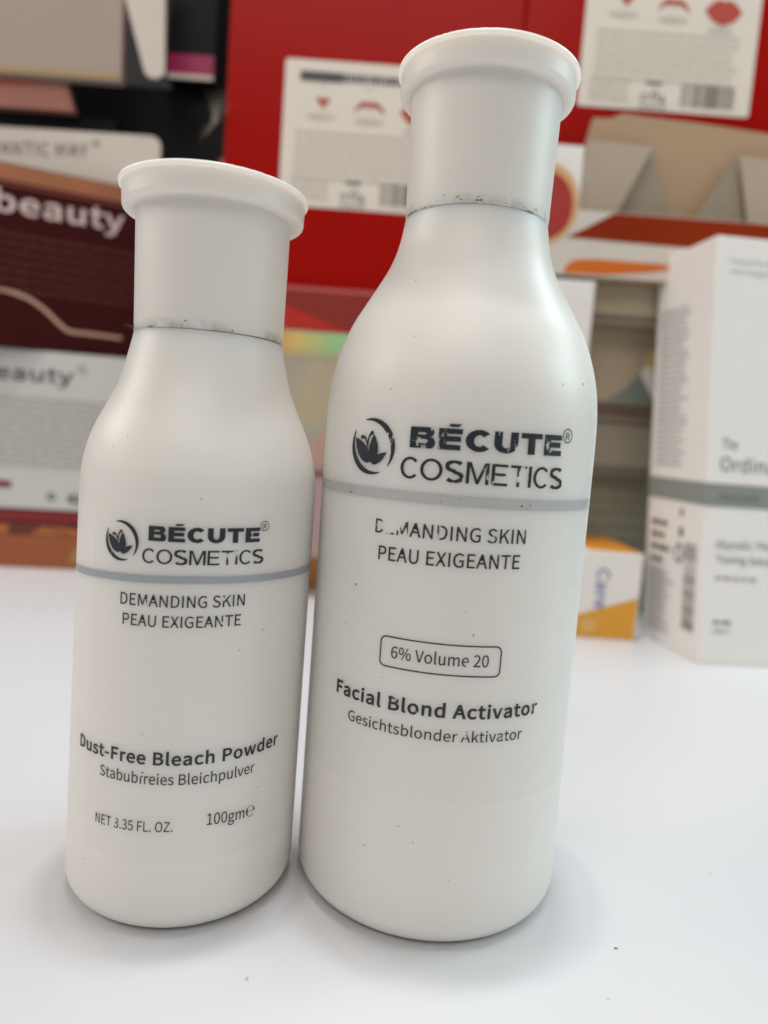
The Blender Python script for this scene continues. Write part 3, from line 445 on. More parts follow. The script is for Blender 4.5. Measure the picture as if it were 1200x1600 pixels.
def make_bottle(label, body_prof, seam, cap, R, prints, film, loc, tilt, spots, seed, cap_tilt, wear, flecks, specks):
    root = bpy.data.objects.new('cosmetic_bottle', None); COL.objects.link(root)
    root.empty_display_size = .01
    place(root, *loc); root.rotation_euler = tilt
    tag(root, label, 'bottle')
    rnd = random.Random(seed)
    mb = plastic('bottle plastic', (.81, .785, .742), seed)
    mc = material('cap plastic', (.785, .755, .71), .40, .40, .012, 60, .03, 300, sss=.8, sss_r=(3.0, 2.6, 2.2))
    body = lathe('body', body_prof, mb, root)
    # disc-topped cap: skirt, rounded flange and slightly sunk top
    zf, zt, rs, rn, rf, rt = cap
    prof = [(rs-1.2, seam-.02), (rs-.12, seam-.02), (rs-.02, seam+.05), (rs+.01, seam+.3)]
    prof += [(rs+(rn-rs)*t, seam+.3+(zf-.55-seam-.3)*t) for t in (.25, .5, .75, 1)]
    prof += [(rn+.1, zf-.14), (rn+.34, zf)]
    prof += [(rf-.7, zf+.0), (rf-.36, zf+.08), (rf-.12, zf+.3), (rf-.01, zf+.6), (rf, zf+.8)]
    prof += [(rf+(rt-.5-rf)*.5, zf+(zt-zf)*.5), (rt-.5, zt-.85), (rt-.38, zt-.72), (rt-.02, zt-.62), (rt+.05, zt-.35), (rt-.02, zt-.1), (rt-.22, zt), (rt-.6, zt-.02), (rt-1.0, zt-.3), (0, zt-.4)]
    n1 = len(prof)-7
    def jit(i, a, r, z):
        if i < n1 or i > n1+4: return (0, 0)
        w = math.sin(a*37+seed)*math.sin(a*23+1.3*seed)+.6*math.sin(a*61+seed*2)
        w = w if abs(w) > .75 and math.sin(a*4+seed) > .2 else 0
        return (.03*w, -.025*abs(w))
    stain(mc, seam)
    c = lathe('cap', prof, mc, root, 160, jit)
    if cap_tilt:
        piv = Matrix.Translation((0, 0, seam*MM)) @ Matrix.Rotation(cap_tilt, 4, 'Y') @ Matrix.Translation((0, 0, -seam*MM))
        c.data.transform(piv)
    # grime caught in the joint under the cap
    mg = ink_material('seam grime', (.24, .20, .15), 1.06, 260, seed*.31)
    gp = [(rs-.5, seam-.1), (rs+.03, seam-.05), (rs+.035, seam+.16), (rs-.5, seam+.2)]
    lathe('seam_grime', gp, mg, c, 160)
    bm = bmesh.new()
    for k in range(flecks):
        a = rnd.choice((-.62, -.30, -.28, -.10, -.06, .22, .24, .52, .85))+rnd.gauss(0, .035); z = seam+.3+abs(rnd.gauss(0, .42)); s = rnd.uniform(.04, .15); n = rnd.randint(6, 9)
        rr = rs+(rn-rs)*(z-seam)/(zf-seam)+.03
        vs = []
        for j in range(n):
            t = 2*math.pi*j/n; q = s*rnd.uniform(.5, 1.2); aa = a+q*1.7*math.cos(t)/rr; zz = z+q*.8*math.sin(t)
            vs.append(bm.verts.new(((rr+.02)*math.sin(aa), -(rr+.02)*math.cos(aa), zz)))
        bm.faces.new(vs)
    from_bm('dirt_flecks', bm, material('dirt', (.095, .075, .06), .8, .2), c)
    if specks:
        sp = []
        for (x, z, q) in specks:
            n = rnd.randint(6, 9); sp.append([(x+q*rnd.uniform(.5, 1.2)*math.cos(2*math.pi*j/n), z+q*rnd.uniform(.5, 1.2)*math.sin(2*math.pi*j/n)) for j in range(n)])
        wrap('dirt_specks', sp, bpy.data.materials['dirt'], body, body_prof, R, .095)
    # clear film carrying the print
    mf = material('label film', (.79, .78, .75), .24, .5, .012, 70, .02, 150)
    mf.node_tree.nodes['Principled BSDF'].inputs['Alpha'].default_value = .045
    x0, x1, z0, z1 = film
    fm = wrap('label_film', [rrect(x0, z0, x1, z1, 1.2)], mf, body, body_prof, R, .035, .6, 2.5)
    for nm, kind, polys in prints:
        ink = ink_material('worn ink', INK, wear.get(nm, wear['all']), wear['scale'], seed*1.7+len(nm), spots.get(nm, ()))
        if kind == 'silver': ink = ink_material('worn silver ink', (.47, .48, .47) if R > 22 else (.34, .37, .39), wear.get(nm, .30), wear['scale'], seed*.9, (), .35)
        wrap(nm, polys, ink, body, body_prof, R, .075 if kind != 'silver' else .065)
    return root

def bottom(R, c=4.0):
    return [(0, 1.0), (R-8.5, .8), (R-6.4, .25), (R-5.4, 0)] + [(R-c+c*math.sin(math.radians(t)), c-c*math.cos(math.radians(t))) for t in range(8, 91, 9)]
RB = 23.95
right_prof = bottom(RB) + [(23.93, 10), (23.88, 30), (23.8, 55)] + smooth_profile([(23.76, 70), (23.76, 78), (23.72, 82), (23.64, 85), (23.42, 88), (23.0, 91), (22.27, 94), (21.28, 97), (19.98, 100), (18.26, 103), (16.5, 106), (14.82, 109), (13.56, 112), (12.8, 115), (12.42, 117.3), (12.32, 117.95)], 4) + [(12.15, 118.15), (11.0, 118.2), (0, 118.2)]
RL = 19.76
left_prof = bottom(RL, 3.8) + [(19.76, 10), (19.74, 30), (19.72, 50)] + smooth_profile([(19.72, 60), (19.71, 66), (19.65, 70), (19.45, 72.5), (19.22, 74), (18.5, 77), (17.38, 80), (15.93, 83), (14.58, 86), (13.63, 89), (12.9, 92), (12.42, 94.2), (12.34, 94.75)], 4) + [(12.15, 94.93), (11.0, 95.0), (0, 95.0)]

def on(R, s, z): return (R*math.sin(s/R), -R*math.cos(s/R), z)
ringR, flowerR = arcs_logo(-16.2, 79.15, 4.35)
R_prints = [
    ('logo', 'ink', ringR+flowerR),
    ('brand_name', 'ink', fit_line(grotesque('BÉCUTE', .41, .25, NAME_W, .14), -9.5, 79.45, 15.0, 79.75, 3.15, 1.0)),
    ('brand_line', 'ink', fit_line(grotesque('COSMETICS', .145, .125, COSM_W, .10), -10.7, 74.85, 15.85, 74.7, 3.2, 1.0)),
    ('registered_mark', 'ink', [disc(16.3, 82.9, 1.15, 1.12), disc(16.3, 82.9, .98, .95)] + line('R', 15.85, 82.3, 16.75, 82.3, 1.15, 4)),
    ('silver_stripe', 'silver', [rect(-36, 71.4, 27.5, 72.8)]),
    ('slogan', 'ink', line('DEMANDING SKIN', -14.3, 66.05, 9.6, 66.2, 2.25, 3.5) + line('PEAU EXIGEANTE', -13.4, 61.95, 8.95, 62.35, 2.25, 3.5)),
    ('strength_box', 'ink', [rrect(-11.85, 45.4, 7.35, 50.35, 1.0), rrect(-11.62, 45.63, 7.12, 50.12, .8)] + line('6% Volume 20', -9.9, 46.98, 5.3, 47.05, 1.95, 3)),
    ('product_name', 'ink', line('Facial Blond Activator', -20.2, 38.75, 15.2, 38.9, 2.2, 11, 4)),
    ('german_name', 'ink', line('Gesichtsblonder Aktivator', -17.0, 35.0, 12.4, 35.1, 1.8, 2.5)),
]
R_spots = {'slogan': [(*on(23.8, -11.9, 67.3), 1.9, 1.4), (*on(23.8, -10.7, 67.6), 1.0, .6), (*on(23.8, -13.2, 62.6), 1.1, .5), (*on(23.8, 6.6, 63.8), 1.2, .5), (*on(23.8, .2, 67.3), 1.6, .25)],
           'logo': [(*on(23.8, -12.2, 76.5), 1.2, .7), (*on(23.8, -12.0, 81.0), .7, .45)],
           'brand_name': [(*on(23.8, 7.0, 80.2), 1.6, .35), (*on(23.8, 12.0, 81.6), 2.0, .3), (*on(23.8, -8.2, 80.5), 1.5, .3)],
           'brand_line': [(*on(23.8, 8.2, 76.0), 2.2, .35), (*on(23.8, 10.5, 75.6), 1.3, .4), (*on(23.8, 3.2, 75.6), 1.6, .25)],
           'product_name': [(*on(23.9, -5.0, 39.7), 1.6, .25), (*on(23.9, 8.5, 39.6), 2.0, .28)],
           'german_name': [(*on(23.9, 9.0, 35.8), 1.2, .4)], 'strength_box': [(*on(23.85, 2.2, 47.4), .8, .4)]}
make_bottle('taller white bottle of facial blond activator, its chipped print boxed 6% Volume 20', right_prof, 118.22,
            (138.2, 142.55, 12.33, 12.72, 14.8, 15.3), 23.8, R_prints, (-33, 27, 24.8, 86.0), (12.33, 128.3, 0), (0, 0, 0), R_spots, 3.0, 0.0,
            {'all': .755, 'logo': .655, 'scale': 1500, 'brand_name': .79, 'product_name': .75, 'german_name': .70, 'strength_box': .70, 'registered_mark': .68, 'silver_stripe': .66}, 17,
            [(20.4, 91.2, .24), (14.7, 90.6, .14), (18.9, 90.2, .12), (-20.4, 72.2, .14), (-20.0, 71.7, .2), (-19.5, 72.5, .1), (-1.2, 72.4, .12), (-4.0, 71.8, .1), (8.4, 71.9, .2), (9.8, 72.1, .16), (9.3, 71.5, .1), (-17.4, 57.2, .2), (23.0, 59.0, .18), (1.0, 55.5, .12), (-19.0, 50.5, .12), (2.5, 52.0, .16), (-11.0, 43.6, .1), (-6.5, 20.3, .14), (-4.0, 18.1, .12), (2.0, 12.5, .1), (-12, 15.5, .12), (-15.2, 105.4, .14), (-11, 96, .1), (-13.5, 88.0, .14)])

ringL, flowerL = arcs_logo(-7.0, 62.3, 3.05)
L_prints = [
    ('logo', 'ink', ringL+flowerL),
    ('brand_name', 'ink', fit_line(grotesque('BÉCUTE', .41, .25, NAME_W, .14), -2.45, 62.78, 14.4, 63.15, 2.25, 1.0)),
    ('brand_line', 'ink', fit_line(grotesque('COSMETICS', .145, .125, COSM_W, .10), -3.3, 59.4, 15.25, 59.8, 2.2, 1.0)),
    ('registered_mark', 'ink', [disc(15.2, 65.6, .80, .80), disc(15.2, 65.6, .68, .68)] + line('R', 14.9, 65.2, 15.5, 65.2, .8, 4)),
    ('silver_stripe', 'silver', [[(-21, 55.4), (-10, 56.1), (4, 56.75), (18, 56.95), (32, 56.75), (32, 57.95), (18, 58.0), (4, 57.85), (-10, 57.2), (-21, 56.5)]]),
    ('slogan', 'ink', line('DEMANDING SKIN', -6.65, 52.75, 12.45, 53.3, 1.9, 3) + line('PEAU EXIGEANTE', -6.1, 49.7, 12.0, 50.2, 1.85, 3)),
    ('product_name', 'ink', line('Dust-Free Bleach Powder', -14.8, 28.15, 21.0, 28.75, 2.05, 10, 4)),
    ('german_name', 'ink', line('Stabubfreies Bleichpulver', -9.25, 25.1, 16.05, 25.5, 1.8, 2.5)),
    ('net_contents', 'ink', line('NET 3.35 FL. OZ.', -9.8, 17.2, 3.35, 17.75, 1.7, 2) + line('100gm℮', 8.45, 18.4, 16.6, 18.0, 1.95, 2)),
]
L_spots = {'slogan': [(*on(19.75, 9.0, 54.4), 1.0, .5), (*on(19.75, 9.3, 50.7), 1.3, .7), (*on(19.75, -5.9, 50.2), .9, .4)],
           'product_name': [(*on(19.75, 16.2, 30.2), 1.2, .5), (*on(19.75, -8.5, 29.3), .6, .4), (*on(19.75, 20.8, 28.8), .8, .5)],
           'german_name': [(*on(19.75, -1.9, 26.6), .7, .5)], 'net_contents': [(*on(19.75, -6.1, 18.8), .9, .8)],
           'brand_line': [(*on(19.75, 9.4, 61.2), .7, .3)],
           'logo': [(*on(19.75, -5.8, 65.0), 1.0, .3)]}
make_bottle('shorter white plastic bottle of dust-free bleach powder with dark lettering and a bluish silver stripe', left_prof, 95.0,
            (114.5, 118.85, 12.33, 12.6, 14.8, 15.4), 19.75, L_prints, (-13, 33, 12.5, 67.4), (-32.37, 122.45, 0), (-.0099, .0057, 0), L_spots, 5.0, -.012,
            {'all': .66, 'scale': 1500, 'silver_stripe': .5}, 3,
            [(-9.5, 88.5, .13), (12.0, 46.2, .14), (16.0, 49.0, .12), (-8.0, 78.0, .12), (-10.5, 76.2, .1), (17.0, 22.6, .12), (-2.0, 33.0, .1), (-12.5, 10.0, .12), (5.0, 69.5, .12)])

# ---------------------------------------------------------------- cartons: card and ink colours
M_white = material('white card', (.82, .79, .75), .5, .35, .02, 30, .03, 500)
M_cream = material('cream card', (.62, .56, .49), .55, .3, .03, 30, .03, 500)
M_red = material('red card', (.33, .003, .001), .28, .11, .06, 25, .02, 300)
M_black = material('black card', (.007, .006, .008), .45, .12, .1, 20)
M_maroon = material('maroon card', (.042, .004, .004), .30, .18, .12, 20, .02, 300)
M_grey_text = material('grey print', (.15, .145, .14), .6, .3)
M_pale_text = material('pale grey print', (.42, .39, .365), .6, .3)
M_dark_text = material('dark print', (.08, .08, .08), .6, .3)
M_lip = material('lip red print', (.45, .07, .045), .5, .3)

# white box of toning solution, leaning a little to the back right
wb = hexa('toner_box', [(0, 0, 0), (50, 4, 0), (42.3, 45, 0), (-7.7, 41, 0), (-7.2, 12.3, 167.3), (42.8, 16.3, 167.3), (36, 55, 166.3), (-14.5, 52, 166.3)], M_white, None, .6)
place(wb, 128.4, 273.7, 0); tag(wb, 'tall white box of glycolic toning solution with a grey band round it', 'box')
def wf(x, z, k=.15):
    """front of that box: x along its edge, z up, both in millimetres"""
    t = z/167.3; return Vector((x-7.2*t+0.0, x*.08+12.3*t-k, z))
def ws(x, z, k=.15):
    """its left side: x from the front edge backwards"""
    t = z/167.0; u = x/41.7
    return Vector((-7.7*u-7.2*t-k, 41*u+12.3*t-.02, z))
M_band = material('grey green band', (.25, .265, .25), .5, .35, .03)
side_flat('grey_band', [rect(-.14, 62.5, 49.6, 71.5)], M_band, wb, lambda x, z: wf(x, z, .16))
side_flat('side_band', [rect(-.14, 62.5, 41, 71.5)], M_band, wb, lambda x, z: ws(x, z, .16))
side_flat('brand_text', line('The', 5.6, 85.3, 12.2, 85.3, 4.0, 1) + line('Ordinary', 5.4, 76.6, 35, 76.6, 5.6, 3.0, 4), M_grey_text, wb, lambda x, z: wf(x, z))
side_flat('product_text', line('Glycolic 7%', 5.4, 46.2, 27, 46.2, 3.2, 3, 2) + line('Toning Solution', 5.4, 40.4, 34, 40.4, 3.2, 3, 2), M_grey_text, wb, lambda x, z: wf(x, z))
side_flat('volume_text', line('240ml', 5.4, 12.6, 12, 12.6, 1.9, 2) + fine_lines(5.4, 13, 17.5, 1, 3, 1.3, .1, 4), M_grey_text, wb, lambda x, z: wf(x, z))
side_flat('caption_text', fine_lines(5.4, 24, 35.2, 1, 3, 1.6, .1, 4, (2, 5)), M_pale_text, wb, lambda x, z: wf(x, z))
side_flat('small_text', line('Clinical Formulations', 5.6, 157, 32, 157, 1.9, 2) + line('with Integrity.', 5.6, 153, 24, 153, 1.9, 2), M_pale_text, wb, lambda x, z: wf(x, z))
side_flat('band_text', line('Direct Acids', 6, 65.3, 22, 65.3, 2.6, 3, 2), material('band print', (.15, .165, .155), .6, .3), wb, lambda x, z: wf(x, z, .3))
def mirror(ps): return [[(41-q[0], q[1]) for q in p] for p in ps]
side_flat('ingredients', mirror(fine_lines(5, 27, 143, 27, 2.5, 1.15, .25, 11, (1.5, 5), .8)), material('ingredient print', (.42, .40, .40), .6, .3), wb, ws)
side_flat('side_heads', mirror(fine_lines(4, 19, 53, 4, 5.3, 2.2, .35, 5, (3, 7)) ), material('side print', (.13, .12, .115), .6, .3), wb, ws)
side_flat('side_small_text', mirror(fine_lines(4, 22, 31, 9, 3.0, 1.3, .35, 6, (2, 6))), M_pale_text, wb, ws)
side_flat('bar_code', mirror(barcode(29, 37, 11, 47, 8, True, (.0, .12))), material('bar print', (.2, .195, .19), .6, .3), wb, ws)
side_flat('recycling_mark', mirror([disc(25, 41, 3.0, 4.2), disc(25, 41, 1.8, 2.9), disc(26, 50, 1.6, 2.2), disc(26, 58, 1.2, 1.8)]), M_grey_text, wb, ws)

# small white and yellow box lying at its foot
M_yellow = material('yellow ink', (.72, .34, .028), .35, .45, .04)
yb = carton('skin_care_box', 58, 299, 0, 54, 56, 38.4, M_white, 'small white and yellow box lettered Care beside the tall white box')
flat('yellow_wedge', [[(4, .7), (53.3, .7), (53.3, 19.2), (4, 2.2)]], M_yellow, yb, -.12)
flat('care_word', [[(35.0+q[1], 31.0-q[0]) for q in p] for p in line('Care', 0, 0, 17.5, 0, 5.4, 6)], material('violet print', (.20, .20, .42), .5, .3), yb, -.2)
flat('round_seal', [disc(33, 6.0, 3.6)], material('pale orange print', (.72, .42, .14), .5, .3), yb, -.26)
bm = tri_bm(fill([[(30, 2), (53.4, .8), (53.4, 55), (38, 55)]]))
for v in bm.verts: v.co = (v.co.x, v.co.z, 38.4+.12)
from_bm('yellow_top', bm, material('orange ink', (.72, .27, .015), .35, .45, .05), yb)

# white carton standing on the yellow box, mostly behind the tall bottle
pb = carton('plain_white_carton', 40, 316, 38.8, 44, 26, 114.4, M_white, 'plain white carton standing behind the shoulder of the taller bottle')
# grey cartons stacked between the tall bottle and the tall white box
M_g = [material('grey card', tuple(q*1.15 for q in c), .34, .5, .14, 40, .03, 300) for c in ((.34, .28, .20), (.37, .30, .21), (.22, .185, .14), (.29, .25, .19), (.25, .225, .17))]
def slats(x0, x1, zs, h): return [rect(x0, z, x1, z+h) for z in zs]
gl = ['wide grey brown carton with dark ribs at the bottom of the grey stack', 'grey brown carton with a darker band, second from the bottom of the grey stack',
      'thin brown carton lying third from the bottom of the grey stack', 'pale grey carton with a teal and yellow corner print below the orange carton', 'grey brown carton directly under the orange fruit carton']
zs = [(0, 69.6, 358, 60), (69.7, 95.2, 349, 60), (95.3, 103.8, 347, 60), (103.9, 138.6, 341, 70), (138.7, 155.6, 328, 70)]
gs = []
for i, (z0, z1, y, dp) in enumerate(zs):
    mi = (4, 3, 2, 1, 0)[i]
    gs.append(carton('grey_carton', 52+3*i, y, z0, 132, dp, z1-z0, M_g[mi], gl[i], 0, 'box', 'stack of grey cartons'))
M_gd = material('dark grey print', (.165, .145, .115), .5, .3)
flat('dark_ribs', slats(1, 131, (8, 15, 22, 29, 36, 43, 50, 56), .6), M_gd, gs[0])
flat('dark_band', slats(1, 131, (1.0,), 3.0), M_gd, gs[1])
flat('red_edge', [rect(1, 3, 131, 4.6)], material('brick print', (.25, .09, .06), .5, .3), gs[2])
flat('teal_corner', [[(40, .8), (48, 6), (55, 15), (62, 3), (62, .8)]], material('teal print', (.20, .23, .21), .45, .3), gs[3], -.12)  # teal shape printed on the pale grey carton
flat('pale_corner', [[(55, 14), (62, 3), (72, 3), (72, 22), (60, 24)]], M_white, gs[3], -.2)
flat('yellow_corner', [[(56, 20), (61, 16), (63, 26), (58, 26)]], material('pale yellow print', (.62, .48, .20), .5, .3), gs[3], -.28)
flat('dark_edge', [rect(1, .7, 131, 3.4)], M_gd, gs[4])

# open fruit carton above them: white with orange print, one flap raised behind
M_or = material('burnt orange ink', (.24, .024, .003), .45, .1, .08, 20)
M_or2 = material('bright orange ink', (.62, .14, .012), .4, .4, .05, 20)
M_kraft = material('inside of card', (.41, .28, .175), .6, .3, .04, 30, .04, 400)
oc = bpy.data.objects.new('fruit_carton', None); COL.objects.link(oc); oc.empty_display_size = .01
place(oc, 58, 318, 155.7); tag(oc, 'open white carton printed with orange waves and a red fruit, its flap raised', 'box')
hexa('front_panel', [(0, 0, 0), (126, 0, 0), (126, 1.2, 0), (0, 1.2, 0), (0, 0, 27.2), (126, 0, 27.2), (126, 1.2, 27.2), (0, 1.2, 27.2)], M_cream, oc, .25)
box('corner_panel', 0, 16.2, 1.4, 3.0, 0, 54, M_white, oc, .3)
box('tray_floor', 0, 126, 1.3, 22, 0, 1.0, M_kraft, oc, .2)
def card(name, poly, y0, th, mat, parent, lean=0.0):
    tr = fill([poly]); bm = bmesh.new(); vd = {}
    for t in tr:
        vs = []
        for p in t:
            k = (round(p[0], 3), round(p[1], 3))
            if k not in vd: vd[k] = bm.verts.new((k[0], y0+lean*k[1], k[1]))
            vs.append(vd[k])
        try: bm.faces.new(vs)
        except ValueError: pass
    bmesh.ops.recalc_face_normals(bm, faces=bm.faces)
    g = bmesh.ops.extrude_face_region(bm, geom=list(bm.faces))
    bmesh.ops.translate(bm, verts=[e for e in g['geom'] if isinstance(e, bmesh.types.BMVert)], vec=(0, th, 0))
    bmesh.ops.recalc_face_normals(bm, faces=bm.faces)
    return from_bm(name, bm, mat, parent)
card('raised_flap', [(18, 1), (126, 1), (126, 69), (104, 72.6), (70, 75.2), (46, 76.2), (37, 77.0), (31, 74.4), (23.2, 74.0), (20.5, 62)], 20.5, 1.2, M_kraft, oc)
M_liner = material('grey liner card', (.42, .34, .26), .55, .3, .04, 30)
M_liner2 = material('tan liner card', (.30, .245, .18), .55, .3, .04, 30)
card('folded_liner', [(17, 27), (35, 27), (50, 61.5), (21, 62.5)], 13, 1.0, M_liner, oc, .04)
card('folded_liner', [(36, 27), (62, 27), (50.6, 61.5)], 15.5, 1.0, M_liner2, oc, .03)
card('folded_liner', [(70, 27), (95.5, 27), (88, 60.5)], 15.5, 1.0, M_liner2, oc, .03)
card('folded_liner', [(96.5, 27), (122, 27), (122, 59), (89, 60.5)], 13, 1.0, M_liner, oc, .04)
flat('orange_wave', [[(31.5, 26.9), (125.6, 26.9), (125.6, 14.6), (62, 14.8), (12, 15.6), (20, 20)]], M_or, oc)
flat('orange_swoosh', [[(11.8, .6), (13.5, 4.5), (17, 6.6), (26, 7.3), (52, 7.2), (64, 6.4), (48, 3.2), (30, 1.0)]], M_or2, oc)
flat('fruit_print', [disc(-1+3.2, 29, 13.4, 16.5)], material('rind print', (.66, .36, .16), .4, .4), oc, -.2)
flat('fruit_flesh', [disc(3.2-1.5, 28, 11.6, 14.0)], material('fruit red print', (.36, .03, .025), .4, .4, .15, 90), oc, -.3)

M_label_text = material('label print', (.55, .49, .42), .6, .3)
# red lip product boxes, two of the same kind
def lip_box(x, y, z, label, yaw=0.0):
    o = carton('lip_kit_box', x, y, z, 134, 60, 176, M_red, label, yaw, 'box', 'red lip kit boxes', .7)
    s = flat('back_label', [rrect(26.6, 36.8, 105.7, 101.6, 1.6)], material('label paper', (.72, .655, .57), .55, .3, .02, 40), o, -.15)
    Q = lambda ps: [[(26.6+(q[0]-27.4)*.935, q[1]) for q in p] for p in ps]
    flat('label_heading', Q([rect(35, 92.3, 56, 96.6)] + fine_lines(56.3, 104, 96.4, 1, 3, 3.6, 0, 3, (1.2, 2.6), .7)), M_dark_text, s, -.3)
    lips = [[(43.2, 87), (45, 88), (46.8, 86.9), (48.6, 88), (50.4, 87), (47, 82.8)],
            [(62, 82), (64.5, 86.2), (68, 87.6), (69.8, 86.4), (71.6, 87.6), (75.4, 86), (78.2, 81.6), (74, 84.4), (71, 85), (69.8, 84.2), (68.4, 85), (65.6, 84.6)],
            [(85, 83.5), (88.5, 87.2), (92, 88.6), (94, 87.6), (96, 88.6), (99.8, 87), (103.2, 83.3), (99, 79.0), (94, 77.4), (89, 79.2)]]
    for l in lips: flat('lip_picture', Q([[(q[0], q[1]-2.2) for q in l]]), M_lip, s, -.3)
    flat('captions', Q([disc(46, 77.2, 7.2, 1.2), disc(70, 76.4, 7.2, 1.4), disc(93.5, 73.4, 6.2, 1.4)] + [disc(47, 91, .8), disc(70, 90.6, .8), disc(94, 91.4, .8)]), M_label_text, s, -.3)
    flat('fine_print', Q(fine_lines(34, 104, 70.6, 7, 3.3, 1.25, .05, int(x)+90, (3, 9), .7) + fine_lines(33, 55, 49.5, 4, 2.6, 1.3, .2, 9, (2, 5))), M_label_text, s, -.3)
    flat('bar_code', Q(barcode(78, 105, 39.6, 49.4, 5, False, (.3, .62))), material('bar print', (.22, .18, .16), .6, .3), s, -.3)
    flat('symbols', Q([disc(60, 42.5, 1.7), disc(60, 42.5, 1.1), disc(65, 43.4, 2.1), disc(65, 43.4, 1.3), [(67.5, 40.5), (70.5, 40.5), (69, 44.5)], rect(60.5, 48, 68, 49.4)] + fine_lines(58, 72, 39, 1, 2, .9, .1, 4, (2, 5))), M_grey_text, s, -.3)
    return o
lip_box(-86.6, 345, 147.2, 'red box with white lip label standing between the two bottles')
lip_box(47.9, 345, 200.6, 'red box with white lip label, raised above the open orange carton')
carton('support_box', 58, 346, 155.8, 120, 58, 44.6, M_cream, 'cream box holding up the raised red box, behind the flap of the open orange carton')
# stack under the left red box, seen between the bottles
rb = carton('flat_red_carton', -88, 340, 126.5, 136, 64, 20.4, material('dark red card', (.24, .022, .016), .35, .45, .08, 25), 'flat dark red carton under the red box between the bottles')
flat('bright_wedge', [[(1, .8), (66, .8), (50, 6), (36, 11), (22, 14.5), (1, 16)]], material('bright red ink', (.46, .022, .012), .35, .45), rb)
flat('pale_edge', [rect(1, 18.4, 135, 20)], material('pink edge print', (.50, .10, .085), .35, .4), rb)
M_holo = material('holographic foil', (.40, .34, .26), .42, .5, .08, 25)
nt = M_holo.node_tree; N = nt.nodes; L = nt.links
wv = N.new('ShaderNodeTexNoise'); wv.inputs['Scale'].default_value = 26; wv.inputs['Detail'].default_value = 1.5
tc = N.new('ShaderNodeTexCoord'); L.new(tc.outputs['Object'], wv.inputs['Vector'])
cr = N.new('ShaderNodeValToRGB'); e = cr.color_ramp.elements
e[0].position = .30; e[0].color = (.42, .34, .22, 1); e[1].position = .74; e[1].color = (.44, .27, .20, 1)
for p, c in ((.42, (.46, .38, .25, 1)), (.52, (.38, .36, .27, 1)), (.62, (.47, .30, .25, 1))): k = e.new(p); k.color = c
L.new(wv.outputs['Fac'], cr.inputs['Fac']); L.new(cr.outputs['Color'], N['Principled BSDF'].inputs['Base Color'])
hb = carton('holographic_box', -86, 338, 62.2, 132, 64, 64.2, M_holo, 'iridescent foil box under the flat dark red carton')
M_rb = material('rainbow foil', (.5, .5, .3), .35, .5)
nt = M_rb.node_tree; N = nt.nodes; L = nt.links
tc = N.new('ShaderNodeTexCoord'); sx = N.new('ShaderNodeSeparateXYZ'); L.new(tc.outputs['Object'], sx.inputs[0])
mr = N.new('ShaderNodeMapRange'); mr.inputs['From Min'].default_value = .028; mr.inputs['From Max'].default_value = .072
L.new(sx.outputs['X'], mr.inputs['Value']); cr = N.new('ShaderNodeValToRGB'); e = cr.color_ramp.elements
e[0].position = 0; e[0].color = (.62, .30, .05, 1); e[1].position = 1; e[1].color = (.34, .48, .38, 1)
for p, c in ((.25, (.66, .47, .16, 1)), (.45, (.50, .52, .20, 1)), (.62, (.32, .55, .24, 1)), (.8, (.30, .60, .32, 1))): k = e.new(p); k.color = c
L.new(mr.outputs[0], cr.inputs['Fac']); L.new(cr.outputs['Color'], N['Principled BSDF'].inputs['Base Color'])
sz = N.new('ShaderNodeMapRange'); sz.inputs['From Min'].default_value = .0515; sz.inputs['From Max'].default_value = .0575; L.new(sx.outputs['Z'], sz.inputs['Value'])
sm = N.new('ShaderNodeMix'); sm.data_type = 'RGBA'; sm.inputs['A'].default_value = (.42, .34, .23, 1)
L.new(sz.outputs[0], sm.inputs['Factor']); L.new(cr.outputs['Color'], sm.inputs['B']); L.new(sm.outputs['Result'], N['Principled BSDF'].inputs['Base Color'])
flat('rainbow_stripe', [rect(1, 51.5, 131, 63.4)], M_rb, hb)
mv = carton('mauve_box', -84, 334, 20.4, 126, 66, 41.6, material('mauve card', (.40, .27, .26), .4, .45, .1, 18), 'mauve box under the iridescent foil box, seen in the gap between the bottles')
flat('dark_bands', [rect(1, 38.6, 125, 41)], material('plum print', (.12, .05, .055), .4, .4), mv)
carton('flat_orange_carton', -90, 358, 0, 132, 60, 20.2, material('orange card', (.60, .25, .06), .4, .4, .08), 'low orange carton on the table under the mauve box')
# slim pink carton at the left edge of the red box
carton('slim_pink_carton', -92.6, 362, 146.9, 5.6, 40, 62, material('pink card', (.42, .12, .16), .45, .4), 'slim pink carton upright against the left side of the red box')

# ---------------------------------------------------------------- left stack
lo = carton('orange_brown_carton', -222, 350, 0, 120, 50, 16.6, material('orange brown card', (.33, .095, .035), .45, .4, .12, 20), 'low orange brown carton at the bottom of the left stack', .14)
M_gold = material('gold print', (.40, .22, .06), .4, .4)
flat('gold_patch', [[(62, 4), (80, 4), (80, 12.5), (66, 12.5)]], M_gold, lo)
ti = carton('tile_strip_carton', -222, 350.2, 16.7, 118, 46, 6.2, material('dark strip card', (.13, .03, .018), .45, .4), 'thin dark strip carton with orange patches on the orange brown carton', .14)
flat('orange_patch', [rect(2, .6, 33, 5.4), [(43, .6), (50, 5.4), (62, .6)], [(52, 5.4), (64, .6), (80, .6), (80, 3)]], material('orange print', (.42, .13, .035), .4, .4), ti)
G = carton('white_panel_box', -222, 350.4, 23.0, 116, 44, 87.4, M_maroon, 'maroon box with a white panel reading beauty, low in the left stack', .14)
off = 51.0
GW = flat('white_panel', [rect(.8, 7.6, 114, 86.6)], material('panel white', (.58, .57, .54), .5, .35, .03, 30), G, -.14)
flat('red_base', [rect(.8, .8, 114, 6.6)], material('deep red ink', (.22, .018, .018), .4, .4), G, -.14)
